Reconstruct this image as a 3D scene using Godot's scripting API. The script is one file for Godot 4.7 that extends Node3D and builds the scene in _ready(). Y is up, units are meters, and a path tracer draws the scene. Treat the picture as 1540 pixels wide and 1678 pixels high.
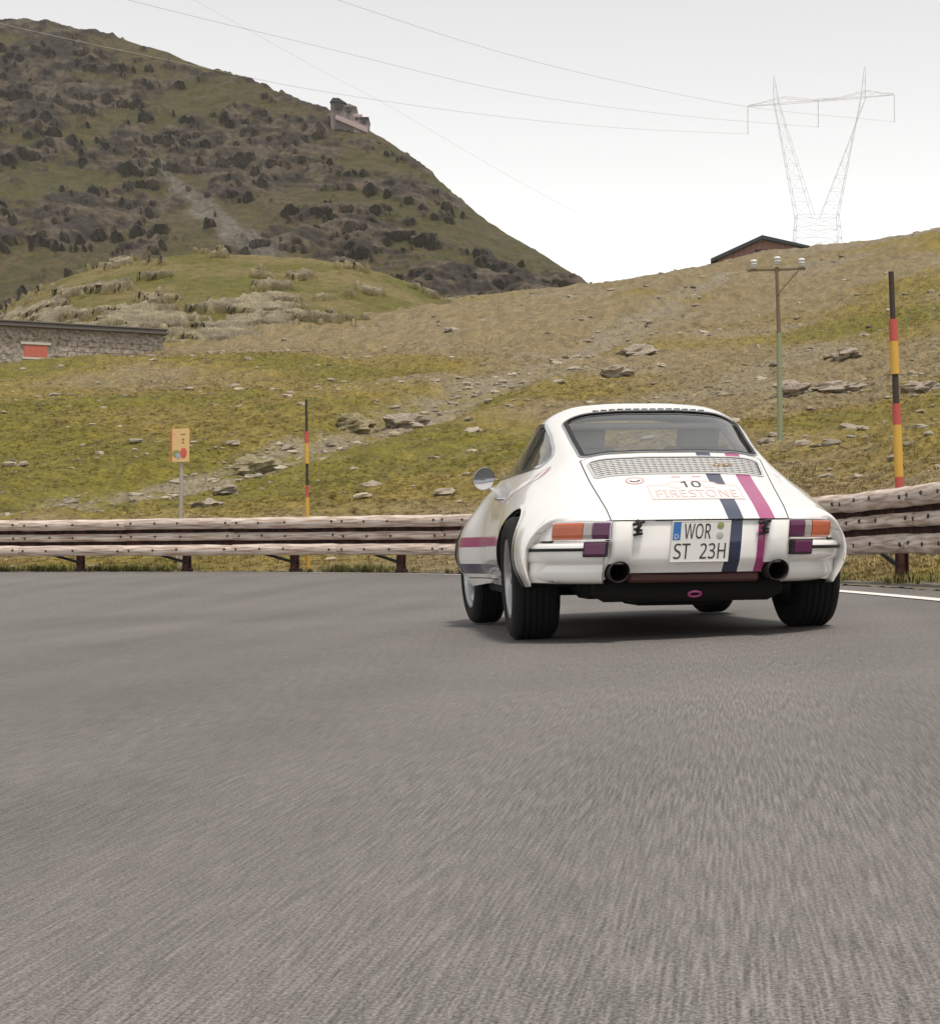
extends Node3D
# A white vintage coupe on a mountain pass road, overcast daylight.
# World: x right, y up, -z away from the camera. Eye at y = 0.45 above the road under it.

const EYE := 0.45
const FPX := 3000.0

func _ready() -> void:
	set_view()
	set_sky()
	make_materials()
	make_rail_path()
	build_road()
	build_terrain()
	build_knoll()
	build_mountain()
	build_ground_cover()
	build_guardrail()
	build_car()
	build_roadside()
	build_buildings()
	build_power_line()

# ------------------------------------------------------------------ view, sky
func set_view() -> void:
	var cam := Camera3D.new()
	cam.name = "camera"
	add_child(cam)
	cam.position = Vector3(0, EYE, 0)
	cam.rotation.x = atan(68.0 / FPX)
	cam.fov = rad_to_deg(2.0 * atan(839.0 / FPX))
	cam.near = 0.05
	cam.far = 3000.0
	cam.current = true

func set_sky() -> void:
	var sm := ProceduralSkyMaterial.new()
	sm.sky_top_color = Color(0.557, 0.559, 0.562)
	sm.sky_horizon_color = Color(0.985, 0.985, 0.982)
	sm.sky_curve = 0.12
	sm.ground_horizon_color = Color(0.5, 0.48, 0.44)
	sm.ground_bottom_color = Color(0.42, 0.40, 0.36)
	sm.sun_angle_max = 1.0
	var sky := Sky.new()
	sky.sky_material = sm
	var env := Environment.new()
	env.background_mode = Environment.BG_SKY
	env.sky = sky
	env.background_energy_multiplier = 1.0
	env.tonemap_mode = Environment.TONE_MAPPER_LINEAR
	env.tonemap_exposure = 2.05
	env.sdfgi_enabled = true
	env.ssao_enabled = true
	env.ssil_enabled = true
	env.fog_enabled = true
	env.fog_density = 0.00012
	env.fog_light_color = Color(0.88, 0.87, 0.86)
	var we := WorldEnvironment.new()
	we.name = "world_environment"
	we.environment = env
	add_child(we)
	var sun := DirectionalLight3D.new()
	sun.name = "sun"
	sun.light_color = Color(1.0, 0.965, 0.92)
	sun.light_energy = 0.5
	sun.light_angular_distance = 10.0
	sun.shadow_enabled = true
	add_child(sun)
	sun.rotation_degrees = Vector3(-70, 25, 0)

# ------------------------------------------------------------------ mesh buffer
class Buf:
	var v := PackedVector3Array()
	var n := PackedVector3Array()
	var c := PackedColorArray()
	var uv := PackedVector2Array()
	var t := PackedInt32Array()

	func tri(a: Vector3, b: Vector3, d: Vector3) -> void:
		var nn := (b - a).cross(d - a).normalized()
		var k := v.size()
		v.append(a); v.append(b); v.append(d)
		n.append(nn); n.append(nn); n.append(nn)
		t.append(k); t.append(k + 1); t.append(k + 2)

	func quad(a: Vector3, b: Vector3, d: Vector3, e: Vector3) -> void:
		tri(a, b, d)
		tri(a, d, e)

	# box between two corners, edges chamfered by r
	func box(lo: Vector3, hi: Vector3, r := 0.0) -> void:
		var m := (lo + hi) * 0.5
		var h := (hi - lo) * 0.5
		bar(Transform3D(Basis(), m), h, r)

	func bar(x: Transform3D, h: Vector3, r := 0.0) -> void:
		r = minf(r, minf(h.x, minf(h.y, h.z)) * 0.9)
		var ax: Array[Vector3] = [Vector3(1, 0, 0), Vector3(0, 1, 0), Vector3(0, 0, 1)]
		for a in 3:
			var u: Vector3 = ax[(a + 1) % 3]
			var w: Vector3 = ax[(a + 2) % 3]
			var hu := h[(a + 1) % 3] - r
			var hw := h[(a + 2) % 3] - r
			for s: float in [-1.0, 1.0]:
				var o: Vector3 = ax[a] * h[a] * s
				face(x, [o - u * hu - w * hw, o + u * hu - w * hw, o + u * hu + w * hw, o - u * hu + w * hw])
		if r <= 0.0:
			return
		for a in 3:
			var u2: Vector3 = ax[(a + 1) % 3]
			var w2: Vector3 = ax[(a + 2) % 3]
			var ha: float = h[a] - r
			for s: float in [-1.0, 1.0]:
				for q: float in [-1.0, 1.0]:
					var p1: Vector3 = u2 * h[(a + 1) % 3] * s + w2 * (h[(a + 2) % 3] - r) * q
					var p2: Vector3 = u2 * (h[(a + 1) % 3] - r) * s + w2 * h[(a + 2) % 3] * q
					face(x, [p1 - ax[a] * ha, p1 + ax[a] * ha, p2 + ax[a] * ha, p2 - ax[a] * ha])
		for s1: float in [-1.0, 1.0]:
			for s2: float in [-1.0, 1.0]:
				for s3: float in [-1.0, 1.0]:
					var q1 := Vector3(h.x * s1, (h.y - r) * s2, (h.z - r) * s3)
					var q2 := Vector3((h.x - r) * s1, h.y * s2, (h.z - r) * s3)
					var q3 := Vector3((h.x - r) * s1, (h.y - r) * s2, h.z * s3)
					face(x, [q1, q2, q3])

	func face(x: Transform3D, p: Array) -> void:
		var mid := Vector3.ZERO
		for a: Vector3 in p:
			mid += a
		var nn: Vector3 = (p[1] - p[0]).cross(p[2] - p[0])
		if nn.dot(mid) < 0.0:
			p.reverse()
		for k in range(1, p.size() - 1):
			tri(x * p[0], x * p[k], x * p[k + 1])

	# tube along points with a radius each
	func tube(pts: Array, rad: Array, sides := 8, caps := true) -> void:
		var prev := Vector3.UP
		var k0 := v.size()
		for i in pts.size():
			var a: Vector3 = pts[maxi(i - 1, 0)]
			var b: Vector3 = pts[mini(i + 1, pts.size() - 1)]
			var d := (b - a).normalized()
			if i == 0:
				prev = Vector3.UP if absf(d.y) < 0.9 else Vector3.RIGHT
			var s := d.cross(prev).normalized()
			var u := s.cross(d).normalized()
			prev = u
			var r: float = rad[mini(i, rad.size() - 1)]
			for j in sides:
				var an := TAU * j / sides
				var o := s * cos(an) + u * sin(an)
				v.append(pts[i] + o * r)
				n.append(o)
		for i in pts.size() - 1:
			for j in sides:
				var a2 := k0 + i * sides + j
				var b2 := k0 + i * sides + (j + 1) % sides
				t.append_array([a2, b2, b2 + sides, a2, b2 + sides, a2 + sides])
		if caps:
			for e in 2:
				var i2: int = 0 if e == 0 else pts.size() - 1
				var cpt: Vector3 = pts[i2]
				var ends := k0 + i2 * sides
				for j in sides:
					tri(cpt, v[ends + j], v[ends + (j + 1) % sides])

	# lathe round the local y axis: profile of (radius, height)
	func lathe(x: Transform3D, prof: Array, sides := 24) -> void:
		var k0 := v.size()
		for i in prof.size():
			var a: Vector2 = prof[maxi(i - 1, 0)]
			var b: Vector2 = prof[mini(i + 1, prof.size() - 1)]
			var d := (b - a).normalized()
			for j in sides:
				var an := TAU * j / sides
				var o := Vector3(cos(an), 0, sin(an))
				v.append(x * (o * prof[i].x + Vector3(0, prof[i].y, 0)))
				n.append((x.basis * (o * d.y - Vector3(0, d.x, 0))).normalized())
		for i in prof.size() - 1:
			for j in sides:
				var a2 := k0 + i * sides + j
				var b2 := k0 + i * sides + (j + 1) % sides
				t.append_array([a2, b2, b2 + sides, a2, b2 + sides, a2 + sides])

	# rows of points joined to a smooth sheet
	func sheet(rows: Array, closed := false) -> void:
		var k0 := v.size()
		var w: int = rows[0].size()
		for r in rows.size():
			for i in w:
				v.append(rows[r][i])
				var a: Vector3 = rows[r][(i - 1 + w) % w] if closed else rows[r][maxi(i - 1, 0)]
				var b: Vector3 = rows[r][(i + 1) % w] if closed else rows[r][mini(i + 1, w - 1)]
				var d: Vector3 = rows[mini(r + 1, rows.size() - 1)][i] - rows[maxi(r - 1, 0)][i]
				n.append((b - a).cross(d).normalized())
		for r in rows.size() - 1:
			for i in (w if closed else w - 1):
				var a2 := k0 + r * w + i
				var b2 := k0 + r * w + (i + 1) % w
				t.append_array([a2, b2, b2 + w, a2, b2 + w, a2 + w])

	func add(o: Buf, x := Transform3D()) -> void:
		var k := v.size()
		for p in o.v: v.append(x * p)
		for p in o.n: n.append((x.basis * p).normalized())
		for i in o.t: t.append(i + k)

	func shifted(off: float) -> Buf:
		var b := Buf.new()
		b.v = v.duplicate(); b.n = n.duplicate(); b.t = t.duplicate()
		for i in b.v.size(): b.v[i] += b.n[i] * off
		return b

	# the part of the surface where f(point) > 0
	func clip(f: Callable) -> Buf:
		var o := Buf.new()
		var val := PackedFloat32Array()
		val.resize(v.size())
		var mp := PackedInt32Array()
		mp.resize(v.size())
		for i in v.size():
			val[i] = f.call(v[i])
			mp[i] = -1
		for k in range(0, t.size(), 3):
			var i0 := t[k]
			var i1 := t[k + 1]
			var i2 := t[k + 2]
			var s := int(val[i0] > 0) + int(val[i1] > 0) + int(val[i2] > 0)
			if s == 0:
				continue
			if s == 3:
				for i: int in [i0, i1, i2]:
					if mp[i] < 0:
						mp[i] = o.v.size()
						o.v.append(v[i]); o.n.append(n[i])
					o.t.append(mp[i])
				continue
			var poly := PackedInt32Array()
			var ids: Array[int] = [i0, i1, i2]
			for e in 3:
				var a: int = ids[e]
				var b: int = ids[(e + 1) % 3]
				if val[a] > 0:
					if mp[a] < 0:
						mp[a] = o.v.size()
						o.v.append(v[a]); o.n.append(n[a])
					poly.append(mp[a])
				if (val[a] > 0) != (val[b] > 0):
					var w: float = val[a] / (val[a] - val[b])
					poly.append(o.v.size())
					o.v.append(v[a].lerp(v[b], w)); o.n.append(n[a].lerp(n[b], w).normalized())
			for e in range(1, poly.size() - 1):
				o.t.append_array([poly[0], poly[e], poly[e + 1]])
		return o

	# the strip of the surface where lo < f(point) < hi
	func band(f: Callable, lo: float, hi: float) -> Buf:
		return clip(func(p: Vector3) -> float: return f.call(p) - lo).clip(func(p: Vector3) -> float: return hi - f.call(p))

	# the surface within r of f = 0, with its triangles split k times
	func near(f: Callable, r: float, k := 2) -> Buf:
		var o := clip(func(p: Vector3) -> float: return r - f.call(p))
		for e in k:
			var q := Buf.new()
			q.v = o.v; q.n = o.n
			for i in range(0, o.t.size(), 3):
				var ids: Array[int] = [o.t[i], o.t[i + 1], o.t[i + 2]]
				var m := q.v.size()
				for j in 3:
					q.v.append((q.v[ids[j]] + q.v[ids[(j + 1) % 3]]) * 0.5)
					q.n.append((q.n[ids[j]] + q.n[ids[(j + 1) % 3]]).normalized())
				q.t.append_array([ids[0], m, m + 2, m, ids[1], m + 1, m + 2, m + 1, ids[2], m, m + 1, m + 2])
			o = q
		return o

	func mesh(x := Transform3D()) -> ArrayMesh:
		if x != Transform3D():
			for i in v.size():
				v[i] = x * v[i]
				n[i] = (x.basis * n[i]).normalized()
		for k in range(0, t.size(), 3):
			var a := t[k]
			var b := t[k + 1]
			var d := t[k + 2]
			if (v[b] - v[a]).cross(v[d] - v[a]).dot(n[a] + n[b] + n[d]) > 0.0:
				t[k + 1] = d
				t[k + 2] = b
		var ar := []
		ar.resize(Mesh.ARRAY_MAX)
		ar[Mesh.ARRAY_VERTEX] = v
		ar[Mesh.ARRAY_NORMAL] = n
		if c.size() == v.size(): ar[Mesh.ARRAY_COLOR] = c
		if uv.size() == v.size(): ar[Mesh.ARRAY_TEX_UV] = uv
		ar[Mesh.ARRAY_INDEX] = t
		var m := ArrayMesh.new()
		m.add_surface_from_arrays(Mesh.PRIMITIVE_TRIANGLES, ar)
		return m

func put(called: String, mesh: Mesh, m: Material, parent: Node = self, at := Transform3D()) -> MeshInstance3D:
	var o := MeshInstance3D.new()
	o.name = called
	o.mesh = mesh
	o.material_override = m
	o.transform = at
	parent.add_child(o, true)
	return o

func tag(o: Node, label: String, category := "", group := "", kind := "") -> void:
	if label: o.set_meta("label", label)
	if category: o.set_meta("category", category)
	if group: o.set_meta("group", group)
	if kind: o.set_meta("kind", kind)

var used := {}
func numbered(called: String) -> String:
	used[called] = used.get(called, -1) + 1
	return called if used[called] == 0 else "%s_%03d" % [called, used[called]]

func thing(called: String, label: String, category: String, at := Transform3D(), group := "") -> Node3D:
	var o := Node3D.new()
	o.name = numbered(called)
	add_child(o)
	o.transform = at
	tag(o, label, category, group)
	return o

# a place seen under a bearing and a rise from the eye, d metres ahead
func spot(px: float, py: float, d: float) -> Vector3:
	return Vector3((px - 770.0) / FPX * d, EYE + (907.0 - py) / FPX * d, -d)

func noise(sd: int, freq: float, oct := 3, kind := FastNoiseLite.TYPE_SIMPLEX_SMOOTH, ridged := false) -> FastNoiseLite:
	var f := FastNoiseLite.new()
	f.seed = sd
	f.frequency = freq
	f.noise_type = kind
	f.fractal_octaves = oct
	f.fractal_type = FastNoiseLite.FRACTAL_RIDGED if ridged else FastNoiseLite.FRACTAL_FBM
	return f

static func table(xs: Array, ys: Array, x: float) -> float:
	if x <= xs[0]: return ys[0]
	for i in range(1, xs.size()):
		if x <= xs[i]:
			return lerpf(ys[i - 1], ys[i], (x - xs[i - 1]) / (xs[i] - xs[i - 1]))
	return ys[-1]

# smooth curve through points, slopes by finite differences
static func smooth(xs: Array, ys: Array, x: float) -> float:
	var k := xs.size()
	if x <= xs[0]: return ys[0]
	if x >= xs[k - 1]: return ys[k - 1]
	var i := 1
	while x > xs[i]: i += 1
	var h: float = xs[i] - xs[i - 1]
	var d: float = (ys[i] - ys[i - 1]) / h
	var m0: float = d if i == 1 else 0.5 * (d + (ys[i - 1] - ys[i - 2]) / (xs[i - 1] - xs[i - 2]))
	var m1: float = d if i == k - 1 else 0.5 * (d + (ys[i + 1] - ys[i]) / (xs[i + 1] - xs[i]))
	var t: float = (x - xs[i - 1]) / h
	var t2 := t * t
	var t3 := t2 * t
	return (2 * t3 - 3 * t2 + 1) * ys[i - 1] + (t3 - 2 * t2 + t) * h * m0 + (-2 * t3 + 3 * t2) * ys[i] + (t3 - t2) * h * m1

static func lin(r: float, g: float, b: float) -> Color:
	return Color(r, g, b).linear_to_srgb()

# ------------------------------------------------------------------ materials
var M := {}

func mat(called: String, col: Color, rough := 0.7, metal := 0.0) -> StandardMaterial3D:
	var m := StandardMaterial3D.new()
	m.resource_name = called
	m.albedo_color = col
	m.roughness = rough
	m.metallic = metal
	m.cull_mode = BaseMaterial3D.CULL_DISABLED
	M[called] = m
	return m

func noise_tex(sd: int, freq: float, cols: Array, offs: Array, size := 512, oct := 4, stretch := Vector2.ONE) -> NoiseTexture2D:
	var g := Gradient.new()
	g.offsets = PackedFloat32Array(offs)
	var pc := PackedColorArray()
	for q: Color in cols: pc.append(q)
	g.colors = pc
	var tx := NoiseTexture2D.new()
	tx.width = size
	tx.height = size
	tx.seamless = true
	tx.noise = noise(sd, freq, oct)
	tx.color_ramp = g
	return tx

func make_materials() -> void:
	var m: StandardMaterial3D
	m = mat("paint", Color(0.945, 0.937, 0.925), 0.25)
	m.clearcoat_enabled = true; m.clearcoat = 0.8; m.clearcoat_roughness = 0.06
	m = mat("navy", lin(0.012, 0.02, 0.065), 0.3)
	m.clearcoat_enabled = true; m.clearcoat = 0.8; m.clearcoat_roughness = 0.06
	m = mat("magenta", lin(0.40, 0.042, 0.185), 0.3)
	m.clearcoat_enabled = true; m.clearcoat = 0.8; m.clearcoat_roughness = 0.06
	mat("black_rubber", lin(0.012, 0.012, 0.013), 0.6)
	mat("underside", lin(0.004, 0.004, 0.004), 0.95)
	m = mat("tyre", lin(0.006, 0.006, 0.0065), 0.92)
	mat("alloy", lin(0.42, 0.42, 0.43), 0.35, 0.85)
	mat("chrome", lin(0.75, 0.75, 0.76), 0.08, 1.0)
	mat("grille_metal", lin(0.66, 0.66, 0.65), 0.35, 0.35)
	mat("tray", lin(0.30, 0.30, 0.29), 0.6, 0.1)
	mat("gold", lin(0.42, 0.32, 0.22), 0.45, 0.5)
	mat("dark_steel", lin(0.02, 0.018, 0.018), 0.5, 0.4)
	m = mat("exhaust", lin(0.012, 0.009, 0.009), 0.7, 0.0)
	m = mat("engine_tin", lin(0.075, 0.028, 0.022), 0.6, 0.1)
	m = mat("amber_lens", lin(0.50, 0.115, 0.045), 0.15)
	m.clearcoat_enabled = true; m.clearcoat = 0.7
	m = mat("clear_lens", lin(0.42, 0.38, 0.37), 0.12, 0.2)
	m = mat("red_lens", lin(0.095, 0.010, 0.065), 0.12)
	m.clearcoat_enabled = true; m.clearcoat = 0.7
	m = mat("glass", Color(0.40, 0.42, 0.42, 0.18), 0.03)
	m.transparency = BaseMaterial3D.TRANSPARENCY_ALPHA
	m.metallic_specular = 0.9
	m = mat("side_glass", Color(0.30, 0.32, 0.31, 0.45), 0.03)
	m.transparency = BaseMaterial3D.TRANSPARENCY_ALPHA
	m.metallic_specular = 0.7
	mat("cabin", lin(0.10, 0.095, 0.09), 0.9)
	mat("seat_cloth", lin(0.42, 0.39, 0.36), 0.9)
	mat("plate_white", lin(0.72, 0.71, 0.68), 0.4)
	mat("plate_black", lin(0.02, 0.02, 0.022), 0.4)
	mat("plate_blue", lin(0.03, 0.16, 0.42), 0.4)
	mat("seal_green", lin(0.28, 0.30, 0.12), 0.5)
	mat("seal_grey", lin(0.42, 0.43, 0.42), 0.4)
	mat("decal_white", lin(0.80, 0.77, 0.75), 0.35)
	mat("decal_pink", lin(0.78, 0.58, 0.58), 0.4)
	mat("decal_pale", lin(0.80, 0.70, 0.69), 0.4)
	mat("decal_red", lin(0.62, 0.28, 0.28), 0.4)
	mat("decal_dark", lin(0.05, 0.05, 0.055), 0.4)
	# road
	m = mat("asphalt", Color.WHITE, 0.72)
	m.albedo_texture = asphalt_texture()
	m.normal_enabled = true
	m.normal_texture = ImageTexture.create_from_image(asphalt_bump)
	m.normal_scale = 0.8
	m.vertex_color_use_as_albedo = true
	m = mat("road_paint", lin(0.78, 0.76, 0.73), 0.6)
	m = mat("gravel", Color.WHITE, 0.9)
	m.vertex_color_use_as_albedo = true
	# land
	m = mat("land", Color.WHITE, 0.95)
	m.vertex_color_use_as_albedo = true
	m.uv1_triplanar = true
	m.uv1_world_triplanar = true
	m.uv1_scale = Vector3.ONE * 0.35
	m.albedo_texture = noise_tex(5, 0.03, [Color(0.62, 0.62, 0.60), Color(0.86, 0.86, 0.84), Color(1, 1, 1)], [0.15, 0.5, 0.8], 512, 5)
	m = mat("rock_land", Color.WHITE, 0.95)
	m.vertex_color_use_as_albedo = true
	m.uv1_triplanar = true
	m.uv1_world_triplanar = true
	m.uv1_scale = Vector3.ONE * 0.03
	m.albedo_texture = noise_tex(6, 0.03, [Color(0.62, 0.61, 0.60), Color(0.86, 0.86, 0.84), Color(1, 1, 1)], [0.15, 0.5, 0.8], 512, 5)
	m = mat("grass", Color.WHITE, 0.9)
	m.vertex_color_use_as_albedo = true
	m.backlight_enabled = true
	m.backlight = Color(0.12, 0.12, 0.04)
	m = mat("stone", Color.WHITE, 0.9)
	m.vertex_color_use_as_albedo = true
	# rail
	for k in 3:
		m = mat("log_wood_%d" % k, [lin(0.68, 0.61, 0.555), lin(0.62, 0.555, 0.51), lin(0.72, 0.655, 0.605)][k], 0.85)
		m.uv1_triplanar = true
		m.uv1_scale = Vector3(0.16, 2.2, 2.2)
		m.uv1_offset = Vector3(0.37 * k, 0.2 * k, 0.1 * k)
		m.albedo_texture = noise_tex(31 + k, 0.02, [Color(0.70, 0.61, 0.56), Color(0.87, 0.83, 0.80), Color(1, 0.99, 0.98)], [0.2, 0.45, 0.72], 512, 4)
	m = mat("corten", lin(0.085, 0.028, 0.022), 0.8, 0.1)
	m.albedo_texture = noise_tex(41, 0.02, [Color(0.5, 0.45, 0.45), Color(1, 1, 1)], [0.25, 0.75], 256)
	m.uv1_triplanar = true
	mat("bolt_steel", lin(0.05, 0.035, 0.032), 0.6, 0.3)
	mat("pole_red", lin(0.48, 0.08, 0.065), 0.6)
	mat("pole_yellow", lin(0.62, 0.36, 0.055), 0.6)
	mat("pole_dark", lin(0.045, 0.032, 0.026), 0.8)
	mat("post_grey", lin(0.38, 0.34, 0.29), 0.7)
	mat("sign_yellow", lin(0.70, 0.47, 0.20), 0.5)
	mat("sign_print", lin(0.20, 0.12, 0.06), 0.6)
	mat("sign_red", lin(0.6, 0.10, 0.07), 0.6)
	mat("sign_green", lin(0.25, 0.30, 0.10), 0.6)
	mat("sign_blue", lin(0.35, 0.40, 0.45), 0.6)
	mat("pole_green", lin(0.24, 0.27, 0.17), 0.7)
	mat("pole_wood", lin(0.17, 0.13, 0.085), 0.85)
	mat("porcelain", lin(0.72, 0.74, 0.70), 0.3)
	mat("galvanised", lin(0.74, 0.74, 0.75), 0.6, 0.0)
	mat("wire", lin(0.5, 0.5, 0.51), 0.6)
	m = mat("hut_boards", lin(0.28, 0.155, 0.135), 0.85)
	mat("hut_base", lin(0.62, 0.60, 0.57), 0.9)
	mat("hut_roof", lin(0.035, 0.045, 0.045), 0.8)
	m = mat("masonry", lin(0.40, 0.365, 0.32), 0.95)
	m.uv1_triplanar = true; m.uv1_world_triplanar = true; m.uv1_scale = Vector3.ONE * 0.25
	m.albedo_texture = noise_tex(51, 0.03, [Color(0.58, 0.55, 0.52), Color(0.9, 0.88, 0.86), Color(1, 1, 1)], [0.2, 0.5, 0.75], 512, 5)
	mat("slab_dark", lin(0.12, 0.105, 0.098), 0.85)
	mat("slab_mid", lin(0.22, 0.20, 0.19), 0.85)
	mat("shutter_red", lin(0.48, 0.13, 0.085), 0.7)
	mat("lintel", lin(0.55, 0.50, 0.44), 0.85)
	mat("far_wall", lin(0.22, 0.185, 0.175), 0.9)
	mat("far_pink", lin(0.42, 0.33, 0.32), 0.9)
	mat("far_dark", lin(0.04, 0.038, 0.04), 0.9)

var asphalt_bump: Image

# crushed stone in binder, with lengthwise streaks painted in place of motion blur
func asphalt_texture() -> ImageTexture:
	var s := 1024
	var rng := RandomNumberGenerator.new()
	rng.seed = 11
	var fine := noise(1, 0.22, 2)
	var lane := noise(3, 0.5, 2)
	var im := Image.create(s, s, false, Image.FORMAT_RGB8)
	asphalt_bump = Image.create(s, s, false, Image.FORMAT_RGB8)
	for y in s:
		var wy := float(y) / s
		for x in s:
			var wx := float(x) / s
			var g: float = rng.randf()
			# cross-faded so that the sheet repeats without a seam
			var a := lerpf(lerpf(fine.get_noise_2d(x, y), fine.get_noise_2d(x - s, y), wx), lerpf(fine.get_noise_2d(x, y - s), fine.get_noise_2d(x - s, y - s), wx), wy)
			var l := lerpf(lerpf(streak(lane, x, y), streak(lane, x - s, y), wx), lerpf(streak(lane, x, y - s), streak(lane, x - s, y - s), wx), wy)
			var val := 0.77 + 0.26 * a + 0.30 * (g - 0.5) + 0.25 * l
			if g > 0.985: val += 0.22
			val = clampf(val, 0.2, 1.0)
			im.set_pixel(x, y, Color(val, val * 0.985, val * 0.972))
			var hgt := clampf(0.5 + 0.35 * a + 0.3 * (g - 0.5), 0, 1)
			asphalt_bump.set_pixel(x, y, Color(hgt, hgt, hgt))
	asphalt_bump.bump_map_to_normal_map(1.2)
	return ImageTexture.create_from_image(im)

func streak(n: FastNoiseLite, x: float, y: float) -> float:
	# noise stretched lengthwise into painted motion streaks
	return n.get_noise_2d(x * 0.5, y * 0.013)

# ------------------------------------------------------------------ road
var rail := Curve3D.new()      # foot of the guardrail, from far left to beside the camera
var rail_len := 0.0

func road_h(x: float, d: float) -> float:
	# banked for the left-hand bend, easing out and climbing a little beyond it
	var w := 1.0 - smoothstep(15.0, 27.0, d)
	var flat := smoothstep(15.0, 30.0, d)
	var bank := clampf(x, -6.0, 8.0) * 0.0437
	return bank * w + flat * (0.165 + clampf(x, -12, 6) * 0.004)

func make_rail_path() -> void:
	var pts := [[-60.0, 30.0], [-40.0, 33.0], [-25.0, 33.6], [-14.0, 32.6], [-8.0, 31.3], [-4.75, 30.1], [-2.2, 28.8], [-0.09, 27.2], [1.75, 24.8], [3.1, 21.8], [3.8, 18.8], [4.05, 16.5], [4.15, 14.0], [4.2, 10.0], [4.25, 4.0], [4.3, -6.0], [4.3, -30.0]]
	for i in pts.size():
		var a: Array = pts[maxi(i - 1, 0)]
		var b: Array = pts[mini(i + 1, pts.size() - 1)]
		var p := Vector3(pts[i][0], 0, -pts[i][1])
		var dir := Vector3(b[0] - a[0], 0, -(b[1] - a[1])).normalized()
		var l0 := Vector3(a[0], 0, -a[1]).distance_to(p) / 3.0
		var l1 := Vector3(b[0], 0, -b[1]).distance_to(p) / 3.0
		rail.add_point(p, -dir * l0, dir * l1)
	rail.bake_interval = 0.1
	rail_len = rail.get_baked_length()

func on_rail(s: float, off := 0.0) -> Vector3:
	var p := rail.sample_baked(s)
	var q := rail.sample_baked(minf(s + 0.2, rail_len)) - rail.sample_baked(maxf(s - 0.2, 0.0))
	var inn := Vector3(q.z, 0, -q.x).normalized() * -1.0      # towards the road
	if inn.dot(Vector3(-6, 0, -12) - p) < 0.0: inn = -inn
	p += inn * off
	p.y = road_h(p.x, -p.z)
	return p

func side_amount(s: float) -> float:
	# 0 along the far left stretch, 1 along the near right stretch
	return smoothstep(0.0, 1.0, (rail.sample_baked(s).x + 1.0) / 4.5) if rail.sample_baked(s).z > -29.0 else 0.0

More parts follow.
